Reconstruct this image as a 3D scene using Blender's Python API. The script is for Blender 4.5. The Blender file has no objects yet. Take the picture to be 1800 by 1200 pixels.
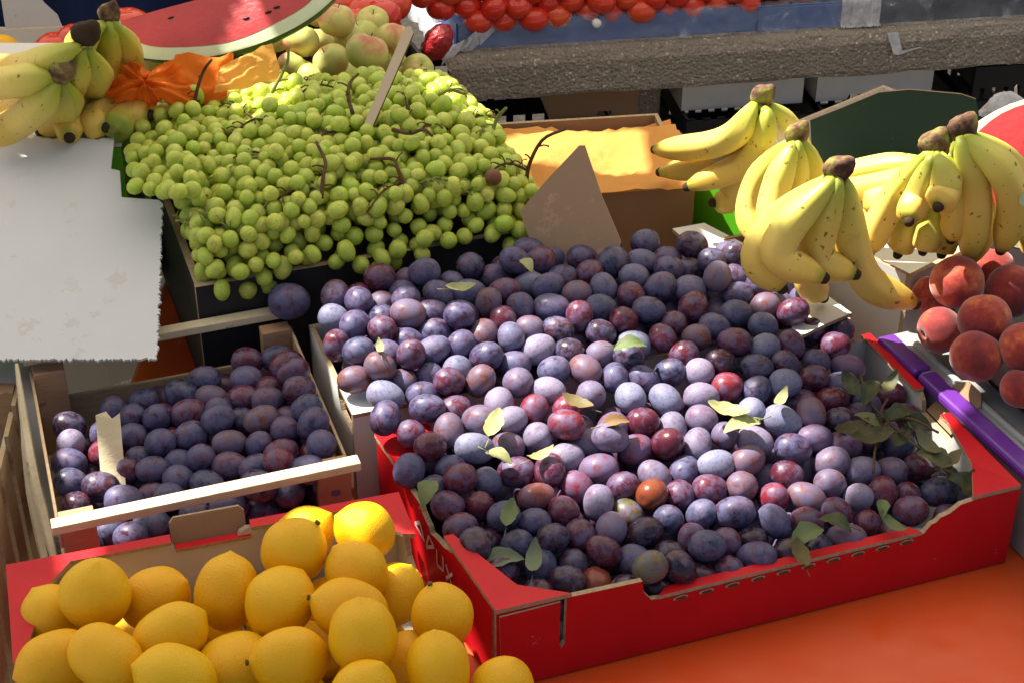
import bpy, bmesh, math, random
import numpy as np
from mathutils import Vector, Matrix, Quaternion
random.seed(7); rng = np.random.default_rng(7)
R = math.radians
sc = bpy.context.scene
col = sc.collection

# ---------------------------------------------------------------- camera (table top is z = 0, ground z = -0.8)
F, PITCH, CZ = 2900.0, R(32.7), 1.0          # focal length in pixels of a 1800 px wide picture
cd = bpy.data.cameras.new('camera'); cam = bpy.data.objects.new('camera', cd); col.objects.link(cam)
cd.sensor_width = 36; cd.lens = 36 * F / 1800; cd.clip_start = .05; cd.clip_end = 500
cam.location = (0, 0, CZ); cam.rotation_euler = (math.pi / 2 - PITCH, 0, 0)
sc.camera = cam
# ---------------------------------------------------------------- sky, sun, exposure
SUN = Vector((-.46, .20, .80)).normalized()    # towards the sun
w = bpy.data.worlds.new('World'); sc.world = w; w.use_nodes = True
nt = w.node_tree; sky = nt.nodes.new('ShaderNodeTexSky'); sky.sky_type = 'NISHITA'; sky.sun_disc = False; sky.dust_density = 3.0; sky.ozone_density = .6
sky.sun_elevation = math.asin(SUN.z); sky.sun_rotation = math.atan2(SUN.x, SUN.y)
nt.links.new(sky.outputs[0], nt.nodes['Background'].inputs[0]); nt.nodes['Background'].inputs[1].default_value = .05
sl = bpy.data.lights.new('sun', 'SUN'); so = bpy.data.objects.new('sun', sl); col.objects.link(so)
sl.energy = 5.0; sl.angle = R(.53); sl.color = (1, .95, .87)
so.rotation_euler = SUN.to_track_quat('Z', 'Y').to_euler(); so.location = (-1, 3, 4)
sc.view_settings.view_transform = 'Standard'; sc.view_settings.look = 'None'
sc.view_settings.exposure = 1.42; sc.view_settings.gamma = 1; sc.view_settings.use_curve_mapping = False

# ---------------------------------------------------------------- helpers: picture point -> place at a given height
CP, SP = math.cos(PITCH), math.sin(PITCH)
def ray(px, py):
    x = (px - 900) / F; y = -(py - 600) / F
    return Vector((x, CP + y * SP, -SP + y * CP))
def at(px, py, z):
    d = ray(px, py); return Vector((0, 0, CZ)) + d * ((z - CZ) / d.z)
def aty(px, py, y):
    d = ray(px, py); return Vector((0, 0, CZ)) + d * (y / d.y)
def depth(p): return p[1] * CP - (p[2] - CZ) * SP
def mpp(p): return depth(p) / F                # metres per picture pixel

# ---------------------------------------------------------------- helpers: objects
def tag(o, label=None, cat=None, group=None, kind=None):
    if label: o['label'] = label
    if cat: o['category'] = cat
    if group: o['group'] = group
    if kind: o['kind'] = kind
    return o
def empty(name, loc, label=None, cat=None, group=None, rz=0):
    o = bpy.data.objects.new(name, None); col.objects.link(o); o.location = loc; o.rotation_euler = (0, 0, rz)
    o.empty_display_size = .02
    return tag(o, label, cat, group)
def meshdata(name, v, f, mats=(), midx=None, smooth=False):
    m = bpy.data.meshes.new(name); m.from_pydata([tuple(p) for p in v], [], [tuple(q) for q in f])
    for a in mats: m.materials.append(M[a])
    if midx is not None: m.polygons.foreach_set('material_index', midx)
    if smooth: m.polygons.foreach_set('use_smooth', [True] * len(m.polygons))
    m.update(); return m
def link(name, me, parent=None, loc=None):
    o = bpy.data.objects.new(name, me); col.objects.link(o)
    if parent is not None: o.parent = parent
    if loc is not None: o.location = loc
    return o
def wloc(parent):
    p = Vector((0, 0, 0)); q = parent
    while q is not None: p += q.location; q = q.parent
    return p
def obj(name, v, f, mat, parent=None, smooth=False, midx=None, origin=None):
    """a mesh given in world coordinates; parents are never rotated"""
    mats = (mat,) if isinstance(mat, str) else mat
    v = [Vector(p) for p in v]
    if origin is None:
        origin = sum(v, Vector()) / len(v)
        if parent is None: origin.z = min(p.z for p in v)
    origin = Vector(origin)
    me = meshdata(name, [p - origin for p in v], f, mats, midx, smooth)
    return link(name, me, parent, origin - (wloc(parent) if parent else Vector()))
def box_vf(c, ex, ey, ez):
    c = Vector(c); v = [c + Vector(ex) * a + Vector(ey) * b + Vector(ez) * d for d in (-.5, .5) for b in (-.5, .5) for a in (-.5, .5)]
    return v, [(0, 2, 3, 1), (4, 5, 7, 6), (0, 1, 5, 4), (2, 6, 7, 3), (0, 4, 6, 2), (1, 3, 7, 5)]
def bevel(o, wd=.0015, seg=2):
    m = o.modifiers.new('bevel', 'BEVEL'); m.width = wd; m.segments = seg; m.limit_method = 'ANGLE'; return o
def box(name, c, ex, ey, ez, mat, parent=None, bv=0):
    v, f = box_vf(c, ex, ey, ez); o = obj(name, v, f, mat, parent)
    if bv: bevel(o, bv)
    return o
def spline(pts, n):
    P = [Vector(p) for p in pts]; P = [P[0] * 2 - P[1]] + P + [P[-1] * 2 - P[-2]]
    out = []; m = len(P) - 3
    for i in range(n):
        t = i / (n - 1) * m; k = min(int(t), m - 1); u = t - k
        a, b, c, d = P[k:k + 4]
        out.append(.5 * ((2 * b) + (c - a) * u + (2 * a - 5 * b + 4 * c - d) * u * u + (3 * b - a - 3 * c + d) * u ** 3))
    return out
def tube_vf(pts, rad, seg=8, shape=None):
    v, f = [], []; n = len(pts); T0 = (pts[1] - pts[0]).normalized()
    N = T0.orthogonal().normalized(); prev = T0
    for i, p in enumerate(pts):
        T = (pts[min(i + 1, n - 1)] - pts[max(i - 1, 0)]).normalized()
        q = prev.rotation_difference(T); N = q @ N; N = (N - T * N.dot(T)).normalized(); B = T.cross(N); prev = T
        r = rad[i] if hasattr(rad, '__len__') else rad
        for k in range(seg):
            a = 2 * math.pi * k / seg; rr = r * (shape(a) if shape else 1)
            v.append(p + (N * math.cos(a) + B * math.sin(a)) * rr)
    for i in range(n - 1):
        for k in range(seg):
            a = i * seg + k; b = i * seg + (k + 1) % seg; f.append((a, b, b + seg, a + seg))
    f.append(tuple(range(seg - 1, -1, -1))); f.append(tuple(range((n - 1) * seg, n * seg)))
    return v, f
def join(parts):
    V, Fc = [], []
    for v, f in parts:
        o = len(V); V += list(v); Fc += [tuple(i + o for i in q) for q in f]
    return V, Fc

# ---------------------------------------------------------------- materials
M = {}
class NB:
    def __init__(s, name, rough=.5, spec=.5):
        s.m = bpy.data.materials.new(name); s.m.use_nodes = True; s.t = s.m.node_tree; s.b = s.t.nodes['Principled BSDF']
        s.b.inputs['Roughness'].default_value = rough; s.b.inputs['Specular IOR Level'].default_value = spec
        M[name] = s.m; s.co = None
    def n(s, ty, **k):
        x = s.t.nodes.new(ty)
        for a, b in k.items(): setattr(x, a, b)
        return x
    def l(s, a, b): s.t.links.new(a, b)
    def coord(s, rnd=False, scale=None):
        c = s.n('ShaderNodeTexCoord').outputs['Object']
        if scale:
            mp = s.n('ShaderNodeMapping'); mp.inputs['Scale'].default_value = scale; s.l(c, mp.inputs['Vector']); c = mp.outputs[0]
        if rnd:
            oi = s.n('ShaderNodeObjectInfo'); v = s.n('ShaderNodeVectorMath', operation='SCALE'); cx = s.n('ShaderNodeCombineXYZ')
            for i in range(3): s.l(oi.outputs['Random'], cx.inputs[i])
            s.l(cx.outputs[0], v.inputs[0]); v.inputs['Scale'].default_value = 13.7
            a = s.n('ShaderNodeVectorMath', operation='ADD'); s.l(c, a.inputs[0]); s.l(v.outputs[0], a.inputs[1]); c = a.outputs[0]
        return c
    def noise(s, co, scale, detail=4, rough=.55, dist=0):
        x = s.n('ShaderNodeTexNoise'); x.inputs['Scale'].default_value = scale; x.inputs['Detail'].default_value = detail
        x.inputs['Roughness'].default_value = rough; x.inputs['Distortion'].default_value = dist; s.l(co, x.inputs['Vector']); return x.outputs['Fac']
    def ramp(s, fac, *st, interp='LINEAR'):
        x = s.n('ShaderNodeValToRGB'); x.color_ramp.interpolation = interp; e = x.color_ramp.elements
        while len(e) < len(st): e.new(.5)
        for i, (p, c) in enumerate(st):
            e[i].position = p; e[i].color = (c, c, c, 1) if not hasattr(c, '__len__') else (*c, 1)
        s.l(fac, x.inputs[0]); return x.outputs[0]
    def mix(s, fac, a, b, blend='MIX'):
        x = s.n('ShaderNodeMix', data_type='RGBA', blend_type=blend)
        for i, q in ((0, fac), (6, a), (7, b)):
            if hasattr(q, 'is_linked') or hasattr(q, 'links'): s.l(q, x.inputs[i])
            elif i == 0: x.inputs[0].default_value = q
            else: x.inputs[i].default_value = (*q, 1)
        return x.outputs[2]
    def math(s, op, a, b):
        x = s.n('ShaderNodeMath', operation=op)
        for i, q in enumerate((a, b)):
            if hasattr(q, 'links'): s.l(q, x.inputs[i])
            else: x.inputs[i].default_value = q
        return x.outputs[0]
    def color(s, c):
        if hasattr(c, 'links'): s.l(c, s.b.inputs['Base Color'])
        else: s.b.inputs['Base Color'].default_value = (*c, 1)
        return s
    def bump(s, h, strength=.3, dist=.001):
        x = s.n('ShaderNodeBump'); x.inputs['Strength'].default_value = strength; x.inputs['Distance'].default_value = dist
        s.l(h, x.inputs['Height']); s.l(x.outputs[0], s.b.inputs['Normal']); return s
    def rough(s, c): s.l(c, s.b.inputs['Roughness']); return s
    def sss(s, wgt, rad, scale=1.0):
        s.b.inputs['Subsurface Weight'].default_value = wgt; s.b.inputs['Subsurface Radius'].default_value = rad
        s.b.inputs['Subsurface Scale'].default_value = scale; return s

def simple(name, c, rough=.6, var=.25, scale=20, bump=.2, spec=.3, bs=120, bd=.0006):
    b = NB(name, rough, spec); co = b.coord(rnd=True); n = b.noise(co, scale, 5)
    b.color(b.mix(n, tuple(x * (1 - var) for x in c), tuple(min(1, x * (1 + var)) for x in c)))
    if bump: b.bump(b.noise(co, bs, 4), bump, bd)
    return b
def scuffed(name, c, c2, amt=.62, rough=.45, scale=38):
    b = NB(name, rough, .25); co = b.coord(rnd=True)
    base = b.mix(b.noise(co, 14, 4), tuple(x * .8 for x in c), tuple(x * 1.15 for x in c))
    sp = b.ramp(b.noise(co, scale, 9, .72), (amt, 0.), (amt + .05, 1.))
    b.color(b.mix(b.math('MULTIPLY', sp, .55), base, c2))
    cm = b.coord(scale=(1, 1, 1)); b.bump(b.noise(co, 60, 3), .25, .0012); return b
scuffed('red_carton', (.56, .006, .012), (.75, .45, .42), .66)
simple('white_liner', (.62, .60, .55), .7, .06, 8, .15)
scuffed('white_carton', (.72, .72, .70), (.45, .42, .38), .63, .6)
simple('brown_carton', (.30, .185, .105), .8, .12, 16, .3, .15)
simple('cut_edge', (.42, .30, .18), .9, .45, 260, .8, .1, 420, .002)
simple('black_carton', (.022, .021, .022), .55, .3, 20, .2, .3)
simple('black_plastic', (.012, .012, .013), .35, .2, 20, .1, .5)
simple('clear_black_tray', (.012, .012, .013), .22, .2, 20, .3, .35, 40, .002)
simple('grey_card', (.30, .30, .29), .45, .15, 10, .2, .4)
simple('purple_film', (.13, .028, .26), .32, .15, 12, .25, .5, 30, .002)
simple('navy_cloth', (.012, .022, .07), .85, .35, 6, .4, .2, 220)
simple('blue_plastic', (.035, .085, .26), .4, .25, 9, .3, .4, 30, .002)
simple('melon_skin', (.55, .43, .16), .5, .3, 3, .5, .3, 9, .002)
simple('stem_brown', (.10, .055, .025), .8, .5, 60, .5, .2, 200, .001)
simple('stem_green', (.22, .24, .06), .7, .4, 60, .4, .2, 200, .001)
simple('banana_tip', (.045, .026, .014), .85, .5, 80, .6, .2, 300, .001)
b = NB('banana_crown', .8, .2); co = b.coord(rnd=True); b.color(b.ramp(b.noise(co, 55, 5, .6), (.38, (.05, .025, .018)), (.50, (.16, .085, .05)), (.60, (.24, .22, .05)), (.72, (.34, .33, .09)))); b.bump(b.noise(co, 160, 5), .7, .002)
simple('lemon_stem', (.09, .085, .03), .8, .4, 100, .4)
simple('sticker', (.55, .66, .42), .35, .15, 60, .05)
simple('white_paint', (.7, .7, .7), .6, .05, 10, .1)
b = simple('added_awning_cloth', (.60, .55, .46), .8, .1, 6, .2)
tl_ = b.n('ShaderNodeBsdfTranslucent'); tl_.inputs[0].default_value = (.72, .68, .60, 1); ms_ = b.n('ShaderNodeMixShader'); ms_.inputs[0].default_value = .42
b.l(b.b.outputs[0], ms_.inputs[1]); b.l(tl_.outputs[0], ms_.inputs[2]); b.l(ms_.outputs[0], b.t.nodes['Material Output'].inputs[0])
simple('steel', (.35, .35, .36), .35, .1, 20, .1).b.inputs['Metallic'].default_value = .9
simple('melon_flesh', (.42, .035, .038), .35, .35, 22, .5, .4, 90, .002)
simple('melon_rind_pale', (.55, .60, .38), .45, .2, 14, .2)
simple('melon_rind', (.05, .12, .035), .35, .5, 18, .2)
simple('seed', (.012, .008, .006), .4, .2)
simple('pepper', (.55, .58, .18), .3, .2, .7, 0)
simple('ink_white', (.75, .70, .68), .6, .1)
simple('pin', (.8, .8, .78), .3, .05)

def wood(name, c, dark):
    b = NB(name, .78, .2); co = b.coord(rnd=True); co3 = b.coord(rnd=True, scale=(1, 1, 5))
    g = b.mix(b.ramp(b.noise(co3, 55, 5, .6, .4), (.35, 0.), (.68, 1.)), c, dark); n = b.noise(co, 13, 6)
    g = b.mix(b.ramp(n, (.42, 0.), (.75, 1.)), g, tuple(x * .72 for x in c)); k = b.ramp(b.noise(co, 48, 2, .4), (.70, 0.), (.75, 1.))
    b.color(b.mix(b.math('MULTIPLY', k, .7), g, tuple(x * .35 for x in dark))); b.bump(b.noise(co3, 180, 5), .6, .001); return b
wood('crate_wood', (.55, .40, .23), (.44, .30, .16))
wood('rail_wood', (.70, .58, .38), (.62, .50, .30))
wood('post_wood', (.50, .29, .16), (.43, .24, .12))

# plum: skin colour from the object colour, bloom amount from its alpha
b = NB('plum', .38, .38); co = b.coord(rnd=True); oi = b.n('ShaderNodeObjectInfo')
n1 = b.noise(co, 1.7, 7, .66, .5); n2 = b.noise(co, 5.5, 5, .65); n3 = b.noise(co, .9, 3)
skin = b.mix(b.ramp(n3, (.46, 0.), (.66, 1.)), oi.outputs['Color'], b.mix(.45, oi.outputs['Color'], (.16, .030, .03)))
th = b.math('ADD', n1, b.math('MULTIPLY', b.math('SUBTRACT', oi.outputs['Alpha'], .5), .55))
bl = b.ramp(th, (.40, 0.), (.47, .45), (.62, 1.))
bl = b.math('MULTIPLY', bl, b.ramp(n2, (.3, .35), (.5, 1.)))
blc = b.mix(n3, (.072, .084, .178), (.155, .145, .255))
blc = b.mix(b.ramp(oi.outputs['Alpha'], (.62, 0.), (.80, 1.)), blc, b.mix(.38, blc, (.44, .42, .54)))
b.color(b.mix(b.math('MULTIPLY', bl, .82), skin, blc)); b.rough(b.ramp(bl, (0., .26), (1., .66)))
b.bump(n2, .12, .0006); b.b.inputs['Coat Weight'].default_value = .08

# lemon
b = NB('lemon', .40, .32); co = b.coord(rnd=True); n = b.noise(co, .8, 3)
oi = b.n('ShaderNodeObjectInfo')
c = b.mix(oi.outputs['Random'], b.mix(n, (.82, .36, .002), (.86, .47, .004)), b.mix(n, (.80, .42, .003), (.86, .53, .008)))
vo = b.n('ShaderNodeTexVoronoi'); vo.inputs['Scale'].default_value = 24; b.l(co, vo.inputs['Vector'])
sp = b.ramp(b.noise(co, 5, 5, .7), (.72, 0.), (.76, 1.))
b.color(b.mix(b.math('MULTIPLY', sp, .4), c, (.30, .17, .03))); b.bump(vo.outputs['Distance'], .30, .0016); b.sss(.12, (.006, .003, .001))
# banana: 'ripe' runs 0 at the stem to 1 at the flower end
b = NB('banana', .45, .35); co = b.coord(rnd=True); a = b.n('ShaderNodeAttribute', attribute_name='ripe')
g = b.math('ADD', a.outputs['Fac'], b.math('MULTIPLY', b.math('SUBTRACT', b.noise(co, 25, 3), .5), .12))
c = b.ramp(g, (.0, (.20, .24, .03)), (.22, (.34, .38, .045)), (.42, (.62, .53, .10)), (.62, (.74, .55, .13)), (.95, (.72, .48, .08)), (1., (.34, .33, .04)))
s1 = b.ramp(b.noise(co, 130, 3, .5), (.665, 0.), (.70, 1.)); s2 = b.ramp(b.noise(b.coord(rnd=True, scale=(1, 1, 1)), 30, 6, .7), (.58, 0.), (.80, 1.))
c = b.mix(b.math('MULTIPLY', s1, .8), c, (.10, .05, .02)); c = b.mix(b.math('MULTIPLY', s2, .55), c, (.42, .24, .04))
b.color(c); b.bump(b.noise(co, 90, 4), .15, .001); b.sss(.10, (.006, .004, .001))
# grape
b = NB('grape', .30, .45); co = b.coord(rnd=True); oi = b.n('ShaderNodeObjectInfo'); n = b.noise(co, 1.1, 3)
c = b.mix(oi.outputs['Random'], (.42, .60, .06), (.66, .72, .13)); c = b.mix(b.ramp(n, (.35, 0.), (.75, 1.)), c, (.46, .46, .07))
c = b.mix(b.math('MULTIPLY', b.ramp(b.noise(co, 4, 4), (.68, 0.), (.74, 1.)), .5), c, (.28, .20, .06))
b.color(c); b.rough(b.ramp(b.noise(co, 2.5, 4), (.35, .26), (.7, .55))); b.sss(.9, (.014, .016, .004)); b.b.inputs['Transmission Weight'].default_value = .22
simple('grape_brown', (.16, .06, .03), .5, .3, 60)
# leaves
b = NB('leaf', .6, .3); co = b.coord(rnd=True); oi = b.n('ShaderNodeObjectInfo')
n = b.noise(co, 3, 5, .65); b.color(b.mix(b.ramp(n, (.45, 0.), (.72, 1.)), oi.outputs['Color'], b.mix(.45, oi.outputs['Color'], (.20, .14, .05))))
b.bump(b.noise(co, 7, 4), .5, .001)
# peach / apple / tomato
b = NB('peach', .75, .25); co = b.coord(rnd=True); n = b.noise(co, .75, 4, .6); n2 = b.noise(co, 5, 5, .6)
c = b.ramp(b.math('ADD', n, b.math('MULTIPLY', b.math('SUBTRACT', n2, .5), .25)), (.26, (.66, .27, .045)), (.36, (.50, .10, .03)), (.48, (.32, .032, .022)), (.66, (.16, .017, .018)))
b.color(c); b.b.inputs['Sheen Weight'].default_value = .35; b.b.inputs['Sheen Roughness'].default_value = .5; b.bump(b.noise(co, 40, 2), .12, .0005)
b = NB('apple', .38, .4); co = b.coord(rnd=True); oi = b.n('ShaderNodeObjectInfo'); n = b.noise(co, .6, 4, .6)
t = b.math('ADD', n, b.math('MULTIPLY', oi.outputs['Random'], .10))
c = b.ramp(t, (.44, (.50, .52, .13)), (.60, (.60, .52, .16)), (.74, (.55, .22, .10)), (.9, (.45, .07, .05)))
c = b.mix(b.math('MULTIPLY', b.ramp(b.noise(co, 6, 3), (.68, 0.), (.72, 1.)), .5), c, (.18, .12, .05)); b.color(c)
b = NB('tomato', .18, .5); co = b.coord(rnd=True); oi = b.n('ShaderNodeObjectInfo')
b.color(b.mix(oi.outputs['Random'], (.60, .030, .014), (.68, .085, .025))); b.sss(.15, (.012, .003, .002))
simple('tomato_squashed', (.36, .02, .02), .3, .4, 1.5, .9, .5, 3, .006)
# concrete with pebbles showing
b = NB('concrete', .9, .25); co = b.coord(); vo = b.n('ShaderNodeTexVoronoi'); vo.inputs['Scale'].default_value = 170; b.l(co, vo.inputs['Vector'])
sep = b.n('ShaderNodeSeparateColor'); b.l(vo.outputs['Color'], sep.inputs[0])
peb = b.ramp(sep.outputs[0], (.0, (.17, .14, .11)), (.45, (.28, .235, .18)), (.80, (.36, .31, .24)), (.9, (.56, .52, .43)))
mort = b.mix(b.noise(co, 9, 6), (.19, .16, .13), (.34, .295, .24))
sel = b.math('MULTIPLY', b.ramp(vo.outputs['Distance'], (.35, 1.), (.6, 0.)), b.ramp(b.noise(co, 60, 3), (.40, .0), (.62, 1.)))
b.color(b.mix(sel, mort, peb)); b.bump(b.math('SUBTRACT', b.noise(co, 140, 5), b.math('MULTIPLY', vo.outputs['Distance'], .8)), .9, .005)
# orange-red oilcloth
b = NB('oilcloth', .34, .45); co = b.coord(); n = b.noise(co, 5, 5, .6)
b.color(b.mix(n, (.66, .062, .008), (.80, .115, .018))); b.bump(b.noise(co, 6, 3, .5), .5, .02)
dl = b.ramp(b.noise(co, 60, 8, .75), (.66, 0.), (.74, 1.)); b.rough(b.ramp(b.noise(co, 16, 6), (.35, .28), (.7, .55)))
# tissue paper
def tissue(name, c1, c2):
    b = NB(name, .7, .2); co = b.coord(rnd=True); n = b.noise(co, 14, 5)
    b.color(b.mix(n, c1, c2)); b.bump(b.noise(co, 45, 5, .6, .8), .6, .004)
    tr = b.n('ShaderNodeBsdfTranslucent'); ms = b.n('ShaderNodeMixShader'); ms.inputs[0].default_value = .40
    tr.inputs[0].default_value = (*[x * 1.0 for x in c2], 1)
    b.l(b.b.outputs[0], ms.inputs[1]); b.l(tr.outputs[0], ms.inputs[2]); b.l(ms.outputs[0], b.t.nodes['Material Output'].inputs[0])
tissue('orange_tissue', (.80, .16, .012), (.90, .26, .03)); tissue('pale_tissue', (.84, .36, .07), (.90, .46, .12))
# clear film
b = NB('film', .25, .5); co = b.coord(); n = b.noise(co, 26, 5, .7, 1.0)
b.color((.62, .68, .80)); tr = b.n('ShaderNodeBsdfTransparent'); ms = b.n('ShaderNodeMixShader')
b.l(b.ramp(n, (.40, .08), (.58, .16), (.74, .5)), ms.inputs[0]); b.l(tr.outputs[0], ms.inputs[1]); b.l(b.b.outputs[0], ms.inputs[2]); b.l(ms.outputs[0], b.t.nodes['Material Output'].inputs[0])
b.bump(b.noise(co, 40, 4, .6, 1), .8, .004)
b = NB('film_milky', .3, .5); co = b.coord(); b.color((.62, .62, .66)); b.bump(b.noise(co, 60, 4, .6, 1), .9, .004)
tr = b.n('ShaderNodeBsdfTransparent'); ms = b.n('ShaderNodeMixShader')
b.l(b.ramp(b.noise(co, 40, 5, .7), (.35, .45), (.65, .9)), ms.inputs[0]); b.l(tr.outputs[0], ms.inputs[1]); b.l(b.b.outputs[0], ms.inputs[2]); b.l(ms.outputs[0], b.t.nodes['Material Output'].inputs[0])
# printed greens, blank grey signs, stained sheet, ground
def printed(name, c, sp, amt, scale=160, rough=.5):
    b = NB(name, rough, .35); co = b.coord(); s = b.ramp(b.noise(co, scale, 8, .7), (amt, 0.), (amt + .02, 1.))
    lo = b.ramp(b.noise(co, 14, 3), (.45, .15), (.6, 1.))
    b.color(b.mix(b.math('MULTIPLY', s, lo), b.mix(b.noise(co, 20, 3), tuple(x * .92 for x in c), c), sp)); b.bump(b.noise(co, 60, 3), .15, .001)
printed('dark_green_print', (.003, .020, .008), (.22, .18, .09), .665, 150, .7)
printed('bright_green_print', (.10, .46, .012), (.03, .14, .02), .61, 90)
printed('blank_sign_paper', (.66, .66, .64), (.59, .57, .53), .60, 26, .85)
printed('stained_sheet', (.36, .35, .33), (.10, .09, .07), .63, 90, .8)
printed('sign_brown', (.33, .215, .13), (.43, .27, .16), .56, 60, .85)
simple('strip_card', (.50, .40, .27), .85, .12, 20, .3, .15)
b = NB('ground', .95, .2); co = b.coord(); n = b.noise(co, 3, 8, .7); n2 = b.noise(co, 60, 6, .7)
c = b.mix(n, (.13, .115, .095), (.27, .24, .20)); b.color(b.mix(b.ramp(n2, (.5, 0.), (.72, 1.)), c, (.40, .36, .30))); b.bump(n2, .8, .01)

# ================================================================= SETTING
g = 60.0
tag(obj('ground', [(-g, -g, -.8), (g, -g, -.8), (g, g, -.8), (-g, g, -.8)], [(0, 1, 2, 3)], 'ground'), kind='structure')
# litter on the ground, seen in the gaps left and right
V, Fc = [], []
for k in range(900):
    if k % 2: c = Vector((random.uniform(-1.5, -.45), random.uniform(1.3, 3.2), -.797))
    else: c = Vector((random.uniform(.9, 2.1), random.uniform(3.2, 5.2), -.797))
    a = random.uniform(0, 6.3); s = random.uniform(.006, .022); e = Vector((math.cos(a), math.sin(a), random.uniform(-.3, .3))) * s; f2 = Vector((-math.sin(a), math.cos(a), random.uniform(-.3, .3))) * s * .5
    o = len(V); V += [c - e - f2, c + e - f2 + Vector((0, 0, .003)), c + e * .8 + f2, c - e * .7 + f2 + Vector((0, 0, .006))]; Fc.append((o, o + 1, o + 2, o + 3))
tag(obj('leaf_litter', V, Fc, 'cut_edge'), 'dry scraps and leaf litter strewn over the ground', 'litter', kind='stuff')

def table(name, x0, x1, y0, y1, mat_cloth, label, cloth_label, hang=.16):
    t = empty(name, ((x0 + x1) / 2, (y0 + y1) / 2, -.8), label, 'table')
    box('tabletop', ((x0 + x1) / 2, (y0 + y1) / 2, -.0215), (x1 - x0, 0, 0), (0, y1 - y0, 0), (0, 0, .035), 'crate_wood', t)
    for x in (x0 + .05, x1 - .05):
        for y in (y0 + .05, y1 - .05):
            box('leg', (x, y, -.42), (.045, 0, 0), (0, .045, 0), (0, 0, .76), 'post_wood', t)
    # draped cloth: a sheet with gentle ripples and hanging skirts
    nx, ny = 90, 90; V = []; Fc = []
    for j in range(ny + 1):
        for i in range(nx + 1):
            x = x0 - .012 - hang + (x1 - x0 + .024 + 2 * hang) * i / nx; y = y0 - .012 - hang + (y1 - y0 + .024 + 2 * hang) * j / ny
            dx = max(x0 - .012 - x, x - x1 - .012, 0); dy = max(y0 - .012 - y, y - y1 - .012, 0); d = max(dx, dy)
            z = -.002 - d
            cx = min(max(x, x0 - .012), x1 + .012); cy = min(max(y, y0 - .012), y1 + .012)
            fl = d * .25 * (1 + math.sin(x * 33 + y * 29))
            if dx: cx += math.copysign(fl, x - cx)
            if dy: cy += math.copysign(fl, y - cy)
            V.append((cx, cy, z))
    for j in range(ny):
        for i in range(nx):
            a = j * (nx + 1) + i; Fc.append((a, a + 1, a + nx + 2, a + nx + 1))
    tag(obj('tablecloth', V, Fc, mat_cloth, smooth=True), cloth_label, 'tablecloth')
table('market_table', -.405, 1.25, .62, 1.93, 'oilcloth', 'wooden market table under the orange red cloth', 'orange red oilcloth under the red plum box', .05)
table('rear_table', -.50, -.19, 1.99, 2.50, 'black_carton', 'small rear table under the apples', 'dark cloth on the rear table under the apples', .05)
table('side_table', -1.5, -.54, 1.50, 2.48, 'white_liner', 'wooden side table behind the blank grey sign', 'pale cloth on the side table at the left')

# ================================================================= CARTONS
def frame(FL, yaw):
    c, s = math.cos(R(yaw)), math.sin(R(yaw)); o = Vector((FL[0], FL[1], 0))
    return lambda u, v, z=0: o + Vector((c * u - s * v, s * u + c * v, z))
def panel(parent, name, A, B, outline, t, mats, z0=0):
    """upright board from A to B (2D); outline is (along, height) anticlockwise seen from outside; mats outer, inner, edge"""
    A = Vector((A[0], A[1], z0)); d = (Vector((B[0], B[1], z0)) - A).normalized(); n = Vector((d.y, -d.x, 0)); k = len(outline)
    v = [A + d * s + Vector((0, 0, z)) for s, z in outline]; v += [p - n * t for p in v]
    f = [tuple(range(k)), tuple(range(2 * k - 1, k - 1, -1))] + [(i, i + k, (i + 1) % k + k, (i + 1) % k) for i in range(k)]
    return obj(name, v, f, mats, parent, midx=[0, 1] + [2] * k)
def rect(L, H, t=0): return [(t, 0), (L - t, 0), (L - t, H), (t, H)]
def arc_notch(x0, x1, ztop, zlow, n=8, right=True):
    """points from (x0,ztop) curving down to (x1,zlow)"""
    return [(x0 + (x1 - x0) * (1 - math.cos(math.pi / 2 * i / n)), ztop + (zlow - ztop) * math.sin(math.pi / 2 * i / n)) for i in range(n + 1)]
def rag(pts, amp, n=6):
    out = []
    for (a, b), (c, d) in zip(pts[:-1], pts[1:]):
        for i in range(n): out.append((a + (c - a) * i / n + random.uniform(-amp, amp), b + (d - b) * i / n + random.uniform(-amp, amp)))
    return out + [pts[-1]]
def carton(name, FL, yaw, W, D, H, mats, label, t=.005, prof=None, z0=0.0, fr=None):
    fr = fr or frame(FL, yaw); c = fr(W / 2, D / 2, z0); e = empty(name, c, label, 'box'); prof = prof or {}
    P = [fr(0, 0), fr(W, 0), fr(W, D), fr(0, D)]; L = [W, D, W, D]
    for i, nm in enumerate(('front_panel', 'right_panel', 'back_panel', 'left_panel')):
        tt = .0 if i % 2 == 0 else t + .0006
        panel(e, nm, P[i], P[(i + 1) % 4], prof.get(nm, rect(L[i], H, tt)), t, mats, z0)
    u = fr(1, 0) - fr(0, 0); v = fr(0, 1) - fr(0, 0)
    box('base_panel', fr(W / 2, D / 2, z0 + t / 2 + .001), u * (W - 2 * t - .001), v * (D - 2 * t - .001), (0, 0, t), mats[1], e)
    return e, fr
RED = ('red_carton', 'white_liner', 'cut_edge')

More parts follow.
